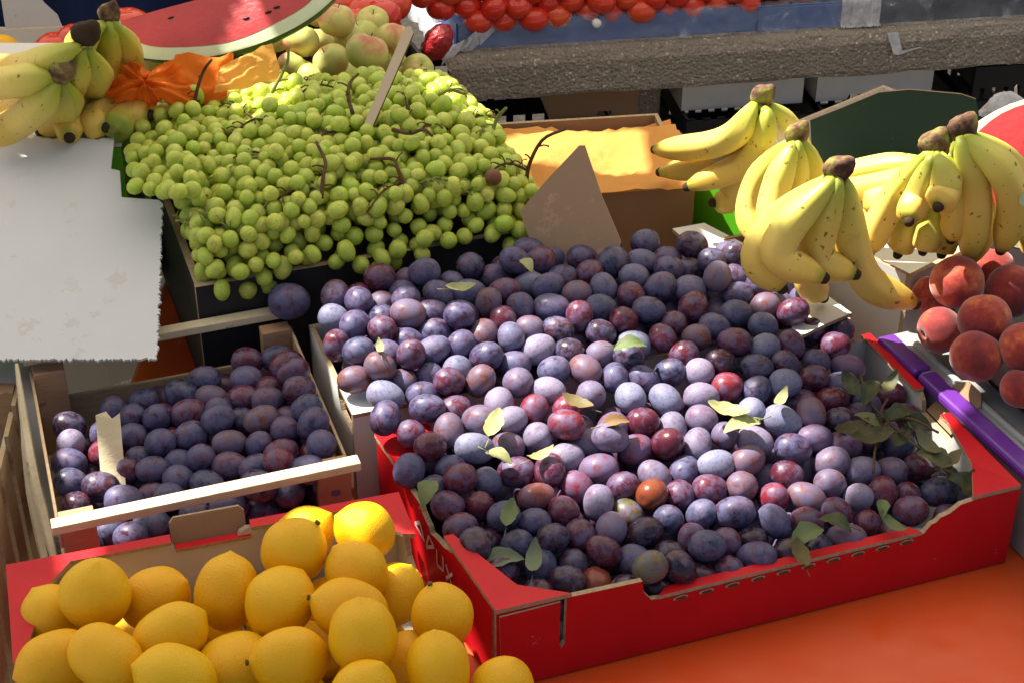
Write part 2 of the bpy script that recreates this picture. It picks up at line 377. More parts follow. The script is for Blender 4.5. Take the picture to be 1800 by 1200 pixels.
# --- red plum box
PB = dict(FL=(-.013, 1.013), yaw=19.5, W=.50, D=.27, H=.085)
W, D, H = .50, .27, .085; low = .058
front = [(0, 0), (W, 0), (W, H)] + [(W - .045, H)] + rag([(W - .062, H - .002), (W - .085, low + .012), (W - .10, low)], .0018, 4) + \
        [(.155, low), (.139, low + .002), (.132, low + .012), (.130, H - .002), (.062, H), (.061, H - .05), (.058, H - .055), (.056, H - .05), (.056, H), (0, H)]
t = .005; tt = .0056
right = [(tt, 0), (D - tt, 0), (D - tt, H), (.165, H), (.158, H - .006), (.155, H - .018), (.105, H - .018), (.099, H - .006), (.092, H), (tt, H)]
left = [(tt, 0), (D - tt, 0), (D - tt, H)] + [(.185, H)] + rag([(.178, H - .004), (.160, H - .012), (.135, H - .016), (.115, H - .006)], .0018, 3) + [(.110, H), (tt, H)]
_f = frame(PB['FL'], PB['yaw'])
pf = lambda u, v, z=0: _f(u - .028 * (1 - u / .50) * v / .27, v, z)      # the left side leans outwards towards the back
pb, pf = carton('plum_box', PB['FL'], PB['yaw'], W, D, H, RED, 'red cardboard box of plums with a torn low front rim', prof=dict(front_panel=front, right_panel=right, left_panel=left), fr=pf)
def slab_poly(name, pts, th, mat, parent=None, midx=None):
    """flat or bent sheet through the points, thickened downwards"""
    pts = [Vector(p) for p in pts]; n = (pts[1] - pts[0]).cross(pts[2] - pts[0]).normalized(); k = len(pts)
    v = pts + [p - n * th for p in pts]
    f = [tuple(range(k)), tuple(range(2 * k - 1, k - 1, -1))] + [(i, i + k, (i + 1) % k + k, (i + 1) % k) for i in range(k)]
    mats = (mat,) if isinstance(mat, str) else mat
    return obj(name, v, f, mats, parent, midx=([0, 0] + [1] * k) if len(mats) > 1 else None)
RE = ('red_carton', 'cut_edge')
slab_poly('corner_gusset', [pf(.0, .0, H + .0045), pf(.066, -.0006, H + .0045), pf(.030, .026, H + .003), pf(.0075, .105, H + .0045), pf(-.0006, .105, H + .0045)], .004, RE, pb)
slab_poly('corner_gusset', [pf(W - .05, 0, H + .0045), pf(W, 0, H + .0045), pf(W, .12, H + .0045), pf(W - .006, .12, H + .0045), pf(W - .022, .045, H + .003)], .004, RE, pb)
slab_poly('corner_gusset', [pf(0, D - .055, H + .0045), pf(.009, D - .055, H + .0045), pf(.05, D - .008, H + .003), pf(.05, D, H + .0045), pf(0, D, H + .0045)], .004, RE, pb)
slab_poly('handle_flap', [pf(W + .001, .112, H - .017), pf(W + .030, .114, H + .010), pf(W + .036, .125, H + .016), pf(W + .036, .145, H + .016), pf(W + .030, .155, H + .010), pf(W + .001, .157, H - .017)], .004, ('brown_carton', 'cut_edge'), pb)
# folded top edge with the row of crush slots along the low front rim
slab_poly('rim_fold', [pf(.145, .0002, low + .004), pf(W - .098, .0002, low + .004), pf(W - .104, .011, low + .003), pf(.158, .011, low + .003)], .0035, RE, pb)
for i in range(10):
    u = .166 + i * .0245
    for sc_, off, mt in ((1.0, .0012, 'cut_edge'), (.72, .0020, 'stem_brown')):
        lens = [(math.cos(q) * .0070 * sc_, math.sin(q) * .0021 * sc_) for q in [6.2832 * k / 12 for k in range(12)]]
        slab_poly('slot', [pf(u + x_ , -off, low - .0028 + y_ + x_ * .05) for x_, y_ in lens], .0006, mt, pb)
# tab locked into the front left corner, outlined by its cut
slab_poly('corner_tab', [pf(.002, -.0022, H - .002), pf(.003, -.0022, .035), pf(.048, -.0022, .030), pf(.0545, -.0022, .038), pf(.0555, -.0022, H - .001)], .0020, RE, pb)
# white printed strokes on the left side, part of the carton print
def stroke(parent, p, q, wd, nrm, mat):
    p, q = Vector(p), Vector(q); s = (q - p).cross(nrm).normalized() * wd / 2; e = nrm * .0008
    obj('printed_stroke', [p - s + e, q - s + e, q + s + e, p + s + e], [(0, 1, 2, 3)], mat, parent)
nl = pf(-1, 0) - pf(0, 0)
for (a, za), (c2, zc) in [((.150, .050), (.172, .054)), ((.150, .050), (.160, .064)), ((.160, .064), (.172, .054)), ((.146, .046), (.128, .060)), ((.128, .060), (.140, .064)), ((.140, .064), (.146, .046)),
                          ((.122, .044), (.122, .062)), ((.122, .044), (.108, .048)), ((.108, .048), (.108, .064)), ((.102, .044), (.088, .060)), ((.102, .060), (.088, .044))]:
    stroke(pb, pf(0, a, za), pf(0, c2, zc), .0035, nl, 'ink_white')

# --- white plum box behind it
WB = dict(FL=(-.150, 1.268), yaw=19.5, W=.53, D=.185, H=.10)
W2, D2, H2 = .53, .175, .10
leftw = [(tt, 0), (D2 - tt, 0), (D2 - tt, H2 - .022), (.128, H2 - .022), (.120, H2 - .012), (.117, H2), (tt, H2)]
wb, wf = carton('plum_box', WB['FL'], WB['yaw'], W2, D2, H2, ('white_carton', 'white_liner', 'cut_edge'), 'white cardboard box heaped with plums behind the red box', prof=dict(left_panel=leftw))
slab_poly('corner_gusset', [wf(0, 0, H2 + .0045), wf(.06, 0, H2 + .0045), wf(.012, .05, H2 + .0045), wf(0, .05, H2 + .0045)], .004, ('white_carton', 'cut_edge'), wb)
for ol_ in (((1182, 402), (1238, 392), (1330, 440), (1330, 470), (1250, 462)), ((1372, 535), (1440, 515), (1496, 556), (1440, 580), (1400, 600))):
    slab_poly('folded_flap', [at(x, y, .110) for x, y in ol_][::-1], .004, ('white_carton', 'cut_edge'), wb)
slab_poly('corner_flap', [wf(W2 - .09, D2 + .002, H2 - .03), wf(W2 - .02, D2 + .002, H2 - .03), wf(W2 - .02, D2 + .002, H2 + .012), wf(W2 - .06, D2 + .002, H2 + .012)], .004, ('brown_carton', 'cut_edge'), wb)

# --- lemon box
W3, D3, H3 = .335, .31, .10
LBF = (-.418 + .2924 * D3 - .002, 1.052 - .9563 * D3); yl = 17
backl = [(0, 0), (W3, 0), (W3, H3), (.205, H3)] + [(.200, H3 - .003), (.196, H3 - .011), (.146, H3 - .011), (.142, H3 - .003), (.137, H3)] + [(0, H3)]
rightl = [(tt, 0), (D3 - tt, 0), (D3 - tt, H3), (D3 - .03, H3)] + rag([(D3 - .032, H3 - .002), (D3 - .045, H3 - .03), (D3 - .06, H3 - .034)], .002, 3) + [(tt, H3 - .034)]
lb, lf = carton('lemon_box', LBF, yl, W3, D3, H3, RED, 'red cardboard box full of lemons in the front left corner', prof=dict(back_panel=backl, right_panel=rightl))
slab_poly('corner_gusset', [lf(0, D3, H3 + .0045), lf(0, D3 - .12, H3 + .0045), lf(.006, D3 - .12, H3 + .0045), lf(.035, D3 - .03, H3 + .0035), lf(.055, D3 - .006, H3 + .0045), lf(.055, D3, H3 + .0045)], .004, RE, lb)
slab_poly('corner_gusset', [lf(W3, D3, H3 + .0045), lf(W3 - .05, D3, H3 + .0045), lf(W3 - .05, D3 - .006, H3 + .0045), lf(W3 - .010, D3 - .055, H3 + .0035), lf(W3, D3 - .06, H3 + .0045)], .004, RE, lb)
slab_poly('handle_flap', [lf(.136, D3 + .001, H3 - .010), lf(.200, D3 + .001, H3 - .010), lf(.200, D3 + .008, H3 + .010), lf(.196, D3 + .010, H3 + .014), lf(.140, D3 + .010, H3 + .014), lf(.136, D3 + .008, H3 + .010)], .004, ('brown_carton', 'cut_edge'), lb)

for u0, u1 in ((.0, .135), (.203, W3)): slab_poly('rim_fold', [lf(u0, D3 - .010, H3 + .0042), lf(u1, D3 - .010, H3 + .0042), lf(u1, D3 + .0006, H3 + .0046), lf(u0, D3 + .0006, H3 + .0046)], .0036, RE, lb)
slab_poly('rim_fold', [lf(.138, D3 - .008, H3 - .0065), lf(.202, D3 - .008, H3 - .0065), lf(.202, D3 - .0006, H3 - .0062), lf(.138, D3 - .0006, H3 - .0062)], .003, RE, lb)
for v0, v1 in ((.12, .0925), (.1655, D)):
    v0, v1 = min(v0, v1), max(v0, v1); v0 = v0 if v0 > .1 else .06
    slab_poly('rim_fold', [pf(W - .009, v0, H + .0038), pf(W + .0006, v0, H + .0042), pf(W + .0006, v1, H + .0042), pf(W - .009, v1, H + .0038)], .0034, RE, pb)
# --- black grape crate
GFL, GY, GW, GD, GH = (-.318, 1.424), 19.5, .36, .32, .15
gb, gf = carton('grape_box', GFL, GY, GW, GD, GH, ('black_carton', 'brown_carton', 'cut_edge'), 'black cardboard box heaped with green grapes', t=.008)
# --- brown box with tissue
bb, bf = carton('cardboard_box', (-.012, 1.64), 8, .222, .20, .135, ('brown_carton', 'brown_carton', 'cut_edge'), 'open brown cardboard box lined with sunlit orange tissue')
def crumple(fr, us, vs, zf, nu, nv, amp, seed):
    r = random.Random(seed); V = []; Fc = []
    for j in range(nv + 1):
        for i in range(nu + 1):
            u = us[0] + (us[1] - us[0]) * i / nu; v = vs[0] + (vs[1] - vs[0]) * j / nv
            V.append(fr(u + r.uniform(-1, 1) * amp * .4, v + r.uniform(-1, 1) * amp * .4, zf(u, v) + r.uniform(-1, 1) * amp))
    for j in range(nv):
        for i in range(nu):
            a = j * (nu + 1) + i; Fc += [(a, a + 1, a + nu + 2), (a, a + nu + 2, a + nu + 1)]
    return V, Fc
V, Fc = crumple(bf, (-.004, .234), (-.006, .185), lambda u, v: .139 + .012 * math.sin(u * 30) * math.sin(v * 22) ** 2 - (.012 if v > .16 else 0), 26, 20, .0022, 3)
tag(obj('tissue_paper', V, Fc, 'pale_tissue', smooth=True), 'pale orange tissue paper spread in the open brown box', 'paper')
# --- banana box at the right
BFL, BY, BW, BD, BH = (.412, 1.470), 40, .36, .33, .135
ban, bnf = carton('banana_box', BFL, BY, BW, BD, BH, ('bright_green_print', 'white_liner', 'cut_edge'), 'bright green and white box piled with bananas at the right')
def on_plane(px, py, p0, n):
    d = ray(px, py); o_ = Vector((0, 0, CZ)); t_ = (p0 - o_).dot(n) / d.dot(n); return o_ + d * t_
nf = Vector((-.15, -1, .20)).normalized()
tag(slab_poly('green_board', [on_plane(x, y, at(1570, 290, .112), nf) for x, y in ((1428, 288), (1715, 288), (1726, 230), (1716, 175), (1690, 166), (1600, 158), (1545, 163), (1480, 190), (1424, 212))], .005, ('dark_green_print', 'brown_carton')), 'blank dark green board standing behind the right bananas', 'board')
for o_ in ban.children:
    if o_.name.startswith(('front_panel', 'left_panel')): o_.data.materials[0] = M['white_liner']
slab_poly('green_print', [bnf(-.0018, .16, .004), bnf(-.0018, .16, BH - .002), bnf(-.0018, BD - .002, BH - .002), bnf(-.0018, BD - .002, .004)], .001, 'bright_green_print', ban)
u_ = bnf(1, 0) - bnf(0, 0); v_ = bnf(0, 1) - bnf(0, 0)
box('inner_tray', bnf(BW / 2, BD / 2, BH - .035), u_ * (BW - .014), v_ * (BD - .014), (0, 0, .004), 'white_liner', ban)
False and box('front_ledge', bnf(BW / 2 - .02, -.030, BH - .042), u_ * (BW - .06), v_ * .055, (0, 0, .004), 'white_liner', ban)
# --- peach box
QFL, QY, QW, QD, QH = (.520, 1.078), 22, .42, .375, .085
qb, qf = carton('peach_box', QFL, QY, QW, QD, QH, ('grey_card', 'grey_card', 'grey_card'), 'grey box with purple edging under the peach tray')
qu = qf(1, 0) - qf(0, 0); qv = qf(0, 1) - qf(0, 0)
box('lid', qf(QW / 2, QD / 2, QH + .003), qu * QW, qv * QD, (0, 0, .005), 'grey_card', qb, .001)
for a, c2 in ((-.02, .30), (.304, QD - .002)):
    box('purple_edge', qf(.002, (a + c2) / 2, QH + .0035), qu * .021, qv * (c2 - a), (0, 0, .011), 'purple_film', qb, .0035)
v, f = tube_vf(spline([qf(.024, -.02, QH + .0065), qf(.022, .2, QH + .0068), qf(.024, QD - .02, QH + .006)], 12), .004, 8); obj('grey_edge', v, f, 'grey_card', qb, True)
# black moulded tray on it
tr = empty('fruit_tray', qf(.25, .2, QH + .006), 'shiny black moulded tray holding the peaches', 'tray')
def tray_pt(u, v, z): return qf(u, v, QH + .006 + z)
prof2 = [(.045, .028, .020), (.050, .033, .021), (.060, .043, .010), (.070, .053, .002)]
V, Fc = [], []; N = 40
for k, (iu, iv, z) in enumerate(prof2):
    for i in range(N):
        a = 2 * math.pi * i / N; ca, sa = math.cos(a), math.sin(a); pw = .35
        hu, hv = .215 - iu + .045, .185 - iv + .02
        V.append(tray_pt(.245 + math.copysign(abs(ca) ** pw, ca) * hu, .20 + math.copysign(abs(sa) ** pw, sa) * hv, z + .0015 * math.sin(a * 12) * (k == 1)))
for k in range(len(prof2) - 1):
    for i in range(N): Fc.append((k * N + i, k * N + (i + 1) % N, (k + 1) * N + (i + 1) % N, (k + 1) * N + i))
Fc.append(tuple(range((len(prof2) - 1) * N, len(prof2) * N)))
o = obj('tray_shell', V, Fc, 'clear_black_tray', tr, True); sm = o.modifiers.new('thick', 'SOLIDIFY'); sm.thickness = .0012
# --- left banana box, with white paper on it
LF = (-.99, 1.640)
lbx, lbf = carton('banana_box', LF, 0, .56, .28, .20, ('bright_green_print', 'white_liner', 'cut_edge'), 'green and white carton under the bananas at the left')
box('lid', lbf(.28, .14, .2035), (.564, 0, 0), (0, .284, 0), (0, 0, .005), 'white_liner', lbx, .001)
# --- red carton behind the left bananas
rcx, rcf = carton('red_carton', (-.98, 1.965), 6, .50, .20, .115, RED, 'red edged carton with pale lining behind the left bananas')

# ================================================================= WOODEN CRATES
def crate(name, FL, yaw, W, D, label, z0=0.0, front_low=True, detail=True):
    fr = frame(FL, yaw); e = empty(name, fr(W / 2, D / 2, z0), label, 'crate'); u = fr(1, 0) - fr(0, 0); v = fr(0, 1) - fr(0, 0)
    def bar(nm, a, c2, z1, zz, th, mat, rot=0, jit=.0):
        p, q = fr(*a, z0 + z1), fr(*c2, z0 + z1); q = q + Vector((0, 0, jit)); d = q - p; s = Vector((0, 0, 1)).cross(d).normalized()
        return box(nm, (p + q) / 2, d, s * th, Vector((0, 0, zz)), mat, e, .0008)
    for (a, c2) in ((.018, .0145), (W - .018, .0145), (.018, D - .0145), (W - .018, D - .0145)):
        box('corner_post', fr(a, c2, z0 + .053), u * .030, v * .017, (0, 0, .103), 'post_wood', e, .001)
    for k in range(6): box('bottom_slat', fr(W / 2, .026 + k * (D - .052) / 5, z0 + .0045), u * (W - .002), v * .036, (0, 0, .005), 'crate_wood', e)
    for y, sg in ((.002, -1), (D - .002, 1)):
        bar('side_slat', (0.001, y), (W - .001, y), .035 if sg < 0 else .036, .034 if sg < 0 else .050, .0035, 'crate_wood')
        bar('top_rail', (-.004, y + sg * .0045), (W + .004, y + sg * .0045), .1085, .0085, .014, 'rail_wood', jit=.003)
    for x in (.0015, W - .0015):
        bar('side_slat', (x, .006), (x, D - .006), .035, .046, .003, 'crate_wood')
        bar('side_slat', (x, .006), (x, D - .006), .087, .020, .003, 'crate_wood', jit=.002)
    return e, fr
CFL, CY, CW, CD = (-.389, 1.100), 19, .262, .27
cr, cf = crate('wooden_crate', CFL, CY, CW, CD, 'pale wooden slat crate of plums beside the white box')
# splintered slat bits on its left side
for pts in ([cf(-.006, .02, .03), cf(-.012, .14, .085), cf(-.010, .25, .118)], [cf(-.014, .03, .02), cf(-.017, .12, .06), cf(-.012, .20, .105)]):
    v, f = tube_vf(spline(pts, 9), [.0035, .004, .005, .005, .005, .0045, .004, .003, .002], 5); obj('splinter', v, f, 'rail_wood', cr)
slab_poly('broken_slat', [cf(.044, .085, .060), cf(.066, .090, .062), cf(.074, .150, .108), cf(.066, .146, .106), cf(.062, .154, .110), cf(.052, .148, .112)], .003, ('rail_wood', 'crate_wood'), cr)
# stack of slat crates standing left of the table
for k in range(4):
    z0 = -.8 + k * .222; yw = (4, 6, 3, 7)[k]; fx = frame((-.668 + .006 * k, 1.03), yw); Ws, Ds, Hs = .20, .30, .22
    e = empty('wooden_crate', fx(Ws / 2, Ds / 2, z0), ['bottom', 'second lowest', 'third', 'topmost'][k] + ' slat crate in the stack standing left of the table', 'crate', 'slat crates stacked left of the table')
    u = fx(1, 0) - fx(0, 0); v = fx(0, 1) - fx(0, 0)
    for a, c2 in ((.012, .012), (Ws - .012, .012), (.012, Ds - .012), (Ws - .012, Ds - .012)): box('corner_post', fx(a, c2, z0 + Hs / 2), u * .018, v * .018, (0, 0, Hs), 'post_wood', e)
    for j in range(6):
        box('upright_slat', fx(Ws - .0005, .022 + j * (Ds - .044) / 5, z0 + Hs / 2), u * .004, v * .036, (0, 0, Hs - .004), 'crate_wood', e)
        box('upright_slat', fx(.0005, .022 + j * (Ds - .044) / 5, z0 + Hs / 2), u * .004, v * .036, (0, 0, Hs - .004), 'crate_wood', e)
    for j in range(4):
        for y in (.0005, Ds - .0005): box('upright_slat', fx(.03 + j * (Ws - .06) / 3, y, z0 + Hs / 2), u * .032, v * .004, (0, 0, Hs - .004), 'crate_wood', e)
    for zz in (.03, Hs - .03):
        for x in (.006, Ws - .006): box('cross_rail', fx(x, Ds / 2, z0 + zz), u * .006, v * (Ds - .05), (0, 0, .022), 'rail_wood', e)

# ================================================================= CONCRETE BENCH AND WHAT STANDS ON AND UNDER IT
SFL, SY = (-.115, 2.55), 9.0; sf = frame(SFL, SY); su = sf(1, 0) - sf(0, 0); sv = sf(0, 1) - sf(0, 0)
SZ = -.08; cb = empty('concrete_bench', sf(1.2, .4, -.8), 'pebbled concrete bench carrying the tomato tray', 'bench')
n = 60; V = []; Fc = []
prof = [(.000, SZ - .080), (-.004, SZ - .073), (-.006, SZ - .02), (.002, SZ - .004), (.012, SZ)]
r = random.Random(4)
for i in range(n + 1):
    uu = 2.6 * i / n
    for (v0, z) in prof: V.append(sf(uu + (.03 * (1 - (z - SZ + .1) / .1) * 1.4 if i == 0 else 0), v0 + r.uniform(-.0015, .0015), z + (r.uniform(-.003, .003) if z < SZ - .07 else r.uniform(-.0012, .0012))))
    V.append(sf(uu, .8, SZ)); V.append(sf(uu, .8, SZ - .080))
for i in range(n):
    for k in range(7): a = i * 7 + k; c2 = i * 7 + (k + 1) % 7; Fc.append((a, a + 7, c2 + 7, c2))
Fc += [tuple(range(7)), tuple(range(n * 7 + 6, n * 7 - 1, -1))]
obj('slab', V, Fc, 'concrete', cb)
for uu in (.36, 2.2):
    box('leg', sf(uu, .38, -.482), su * .10, sv * .5, (0, 0, .636), 'concrete', cb, .008)
# trays
def opentray(name, u0, u1, v0, v1, h, mat, label, cat='crate', sh=0.0):
    e = empty(name, sf((u0 + u1) / 2, (v0 + v1) / 2, SZ), label, cat); P = [sf(u0, v0), sf(u1, v0), sf(u1, v1), sf(u0 - sh, v1)]; L = [(P[(q + 1) % 4] - P[q]).length for q in range(4)]
    for i, nm in enumerate(('front_panel', 'right_panel', 'back_panel', 'left_panel')):
        panel(e, nm, P[i], P[(i + 1) % 4], rect(L[i], h, 0 if i % 2 == 0 else .0046), .004, (mat, mat, mat), SZ + .001)
    slab_poly('base_panel', [sf(u0 + .006, v0 + .006, SZ + .005), sf(u1 - .006, v0 + .006, SZ + .005), sf(u1 - .006, v1 - .006, SZ + .005), sf(u0 - sh + .008, v1 - .006, SZ + .005)], .004, mat, e); return e
def film(parent, u0, u1, v, h, mat, seed, over=.012):
    r = random.Random(seed); V = []; Fc = []; nu = 60; rows = [(over, h + .006), (.001, h + .008), (-.004, h + .002), (-.006, h * .6), (-.006, h * .2), (-.014, .004)]
    for i in range(nu + 1):
        uu = u0 + (u1 - u0) * i / nu
        for (dv, z) in rows: V.append(sf(uu, v + dv - abs(r.gauss(0, .0012)), SZ + max(.002, z + r.gauss(0, .0014))))
    k = len(rows)
    for i in range(nu):
        for j in range(k - 1): a = i * k + j; Fc.append((a, a + 1, a + k + 1, a + k))
    return obj('film', V, Fc, mat, parent, True)
t1 = opentray('tomato_tray', .030, .70, .03, .50, .043, 'blue_plastic', 'long blue tray of tomatoes lined with clear film', sh=.20)
film(t1, .03, .70, .028, .043, 'film', 5)
t2 = opentray('pepper_tray', .708, 1.30, .028, .50, .043, 'black_plastic', 'dark film covered tray of pale green peppers')
film(t2, .69, .76, .026, .043, 'film_milky', 9)
film(t2, .74, 1.14, .026, .045, 'film', 6)
# blue front under the peppers belongs to a narrower tray
box('front_strip', sf(.62, .0255, SZ + .022), su * .15, sv * .003, (0, 0, .040), 'blue_plastic', t1)
# gathered film at the left corner of the tomato tray
V, Fc = [], []; r = random.Random(2)
path = [sf(.085, .026, SZ + .050), sf(.05, .014, SZ + .026), sf(.015, .012, SZ + .010), sf(.000, .05, SZ + .022), sf(-.020, .10, SZ + .04), sf(-.05, .18, SZ + .05), sf(-.095, .28, SZ + .055), sf(-.15, .42, SZ + .06)]
ps = spline(path, 40)
for p in ps:
    V += [p + Vector((.018, .012, -.012)) + Vector((r.gauss(0, .002),) * 3), p + Vector((.006, 0, .008)) + Vector((r.gauss(0, .002),) * 3), p + Vector((-.004, -.004, .004)), p + Vector((-.012, -.006, -.016)) + Vector((r.gauss(0, .003),) * 3)]
for i in range(39):
    for j in range(3): a = i * 4 + j; Fc.append((a, a + 1, a + 5, a + 4))
obj('gathered_film', V, Fc, 'film_milky', t1, True)
v, f = tube_vf([sf(.262, .019, SZ + .038), sf(.262, .012, SZ + .038), sf(.262, .010, SZ + .038)], [.008, .0075, .004], 14); obj('white_button', v, f, 'pin', t1, True)
slab_poly('film_strip', [sf(.765, -.008, SZ - .002), sf(.785, -.008, SZ - .002), sf(.795, -.012, SZ - .035), sf(.83, -.012, SZ - .030), sf(.79, -.012, SZ - .042), sf(.780, -.012, SZ - .040)], .001, 'film_milky', t2)

# crates and boxes below the slab
def blackcrate(u, v, z0, Wc, Dc, Hc, label):
    e = empty('plastic_crate', sf(u + Wc / 2, v + Dc / 2, z0), label, 'crate', 'black plastic crates under the bench')
    for (y, d) in ((v, 1), (v + Dc, -1)):
        for k in range(5): box('crate_bar', sf(u + Wc / 2, y, z0 + .02 + k * (Hc - .04) / 4), su * Wc, sv * .006, (0, 0, (Hc - .04) / 4 * .62), 'black_plastic', e)
        nn = 9
        for k in range(nn): box('crate_upright', sf(u + .01 + k * (Wc - .02) / (nn - 1), y + .005 * d, z0 + Hc / 2), su * .014, sv * .004, (0, 0, Hc), 'black_plastic', e)
    for x in (u + .004, u + Wc - .004):
        for k in range(5): box('crate_bar', sf(x, v + Dc / 2, z0 + .02 + k * (Hc - .04) / 4), su * .006, sv * (Dc - .02), (0, 0, (Hc - .04) / 4 * .62), 'black_plastic', e)
    box('crate_floor', sf(u + Wc / 2, v + Dc / 2, z0 + .006), su * (Wc - .02), sv * (Dc - .02), (0, 0, .005), 'black_plastic', e)
names = ['leftmost', 'second', 'third', 'rightmost']
for k, (u, Wc) in enumerate(((-.02, .33), (.44, .24), (.69, .27), (.97, .20))):
    for j in range(2 if k < 3 else 2):
        Hc = .272 if k < 3 else .305
        blackcrate(u, .06, -.8 + j * (Hc + .002), Wc, .40, Hc, f'black plastic crate under the bench, {names[k]} stack, {"lower" if j == 0 else "upper"} one')
def underbox(u, Wc, v, h, mat, label, nt_=2):
    e = empty('produce_carton', sf(u + Wc / 2, v + .15, -.254), label, 'box', 'cartons tucked under the bench')
    out = [(0, 0)]
    for k in range(nt_):
        c2 = Wc * (k + .5) / nt_ + .02; out += [(c2 - .016, 0), (c2 - .012, .010), (c2 + .012, .010), (c2 + .016, 0)]
    out += [(Wc, 0), (Wc, h), (0, h)]
    panel(e, 'front_panel', sf(u, v), sf(u + Wc, v), out, .004, (mat, mat, 'cut_edge'), -.2535)
    panel(e, 'left_panel', sf(u, v + .3), sf(u, v + .005), rect(.294, h), .004, (mat, mat, 'cut_edge'), -.2535)
    panel(e, 'right_panel', sf(u + Wc, v + .005), sf(u + Wc, v + .3), rect(.294, h), .004, (mat, mat, 'cut_edge'), -.2535)
    panel(e, 'back_panel', sf(u + Wc, v + .305), sf(u, v + .305), rect(Wc, h), .004, (mat, mat, 'cut_edge'), -.2535)
underbox(.44, .225, .10, .085, 'white_carton', 'white carton under the bench, left of the two, beside the banana crown', 0)
underbox(.69, .22, .10, .085, 'white_carton', 'white carton with brown hand holes tucked under the bench')
underbox(.20, .16, .10, .085, 'brown_carton', 'brown carton tucked under the bench beside its concrete leg', 1)

# ================================================================= FRUIT MESHES
def lathe_mesh(name, fr_, nu, nv, mat, sx=1, deform=None):
    """fr_(t) -> (axial x, radius) for t 0..1; unit size fruit whose long axis is x"""
    v, f = [], []
    for i in range(nv + 1):
        x, rr = fr_(i / nv)
        for k in range(nu):
            a = 2 * math.pi * k / nu; p = Vector((x, rr * math.cos(a), rr * math.sin(a)))
            if deform: p = deform(p, a, i / nv)
            v.append(p)
    for i in range(nv):
        for k in range(nu): a = i * nu + k; c2 = i * nu + (k + 1) % nu; f.append((a, c2, c2 + nu, a + nu))
    f.append(tuple(range(nu - 1, -1, -1))); f.append(tuple(range(nv * nu, nv * nu + nu)))
    return meshdata(name, v, f, (mat,), None, True)
def plum_prof(as_):
    def g(t):
        th = math.pi * t; x = -math.cos(th) * as_; rr = max(math.sin(th), .012) ** .92
        if t < .12: x += .10 * (1 - t / .12) ** 2          # stem dimple
        return x, rr * (1.0 + .04 * math.cos(th))
    return g
def plum_def(k):
    def d(p, a, t):
        gr = math.exp(-((a - math.pi) / .22) ** 2) * math.sin(math.pi * t) * .055   # the seam
        q = p.copy(); q.y *= 1 - gr; q.z *= (1 - gr) * (.95 + .02 * k); q.y += .03 * math.sin(3 * t + k); return q
    return d
PLUM = [lathe_mesh('plum', plum_prof(a), 20, 14, 'plum', deform=plum_def(i)) for i, a in enumerate((1.0, 1.12, 1.22, 1.32))]
def lem_prof(s):
    def g(t):
        th = math.pi * t; x = -math.cos(th); rr = max(math.sin(th), .03); x *= s
        if t > .86: k = (t - .86) / .14; x += .11 * k * k; rr = rr * (1 - .25 * k) + .05 * k * (1 - k) * 2
        if t < .10: k = (.10 - t) / .10; x -= .07 * k; 
        return x, max(rr, .015)
    return g
def lem_def(k):
    def d(p, a, t): q = p.copy(); s = 1 + .025 * math.sin(3 * a + k) + .02 * math.sin(5 * t * 3 + k * 2); q.y *= s; q.z *= s * .97; return q
    return d
LEM = [lathe_mesh('lemon', lem_prof(s), 28, 24, 'lemon', deform=lem_def(i)) for i, s in enumerate((1.05, 1.16, 1.26))]
def round_prof(flat, dim):
    def g(t):
        th = math.pi * t; x = -math.cos(th) * flat; rr = max(math.sin(th), .012) ** .9
        x += dim * max(0, 1 - t / .2) ** 2; x -= dim * .35 * max(0, 1 - (1 - t) / .14) ** 2
        return x, rr
    return g
def peach_def(p, a, t): gr = math.exp(-((a - 2) / .20) ** 2) * math.sin(math.pi * t) * .06; q = p.copy(); q.y *= 1 - gr; q.z *= 1 - gr; return q
PEACH = lathe_mesh('peach', round_prof(.93, .22), 28, 22, 'peach', deform=peach_def)
APPLE = lathe_mesh('apple', round_prof(.86, .28), 24, 20, 'apple', deform=lambda p, a, t: p * (1 + .02 * math.sin(5 * a)))
TOM = lathe_mesh('tomato', round_prof(.84, .10), 20, 14, 'tomato', deform=lambda p, a, t: p * (1 + .012 * math.sin(6 * a)))
v_, f_ = tube_vf([Vector((0, 0, 0)), Vector((.06, .01, 0)), Vector((.13, .04, .02))], [.035, .022, .03], 6)
STEM = meshdata('stem', v_, f_, ('stem_brown',)); LSTEM = meshdata('stem', *tube_vf([Vector((-.06, 0, 0)), Vector((.0, 0, 0)), Vector((.015, 0, 0))], [.085, .10, .06], 9), mats=('lemon_stem',))
GRAPE = [lathe_mesh('grape', plum_prof(a), 12, 9, 'grape') for a in (1.0, 1.14, 1.3)]

def axis_quat(axis, roll):
    q = Vector((1, 0, 0)).rotation_difference(Vector(axis).normalized()); return q @ Quaternion((1, 0, 0), roll)
SR = Vector((1, 0, 0)); SU = Vector((0, SP, CP)); SD = Vector((0, CP, -SP))      # right, up and away as seen in the photograph

# ---------------------------------------------------------------- settle a heap: push spheres apart inside walls
def settle(P, r, fixed, walls, it=90, pull=.06):
    P = np.array(P, float); P0 = P.copy(); r = np.array(r); mv = np.where(fixed, .25, 1.0)
    for k in range(it):
        d = P[:, None] - P[None]; L = np.sqrt((d ** 2).sum(-1)) + 1e-9; ov = (r[:, None] + r[None]) * .97 - L; np.fill_diagonal(ov, 0); ov = np.maximum(ov, 0)
        wgt = mv[:, None] / (mv[:, None] + mv[None]); P = P + ((d / L[..., None]) * (ov * wgt)[..., None]).sum(1) * .45
        P = P + (P0 - P) * (pull * (1 - k / it)); P = walls(P, r)
    return P

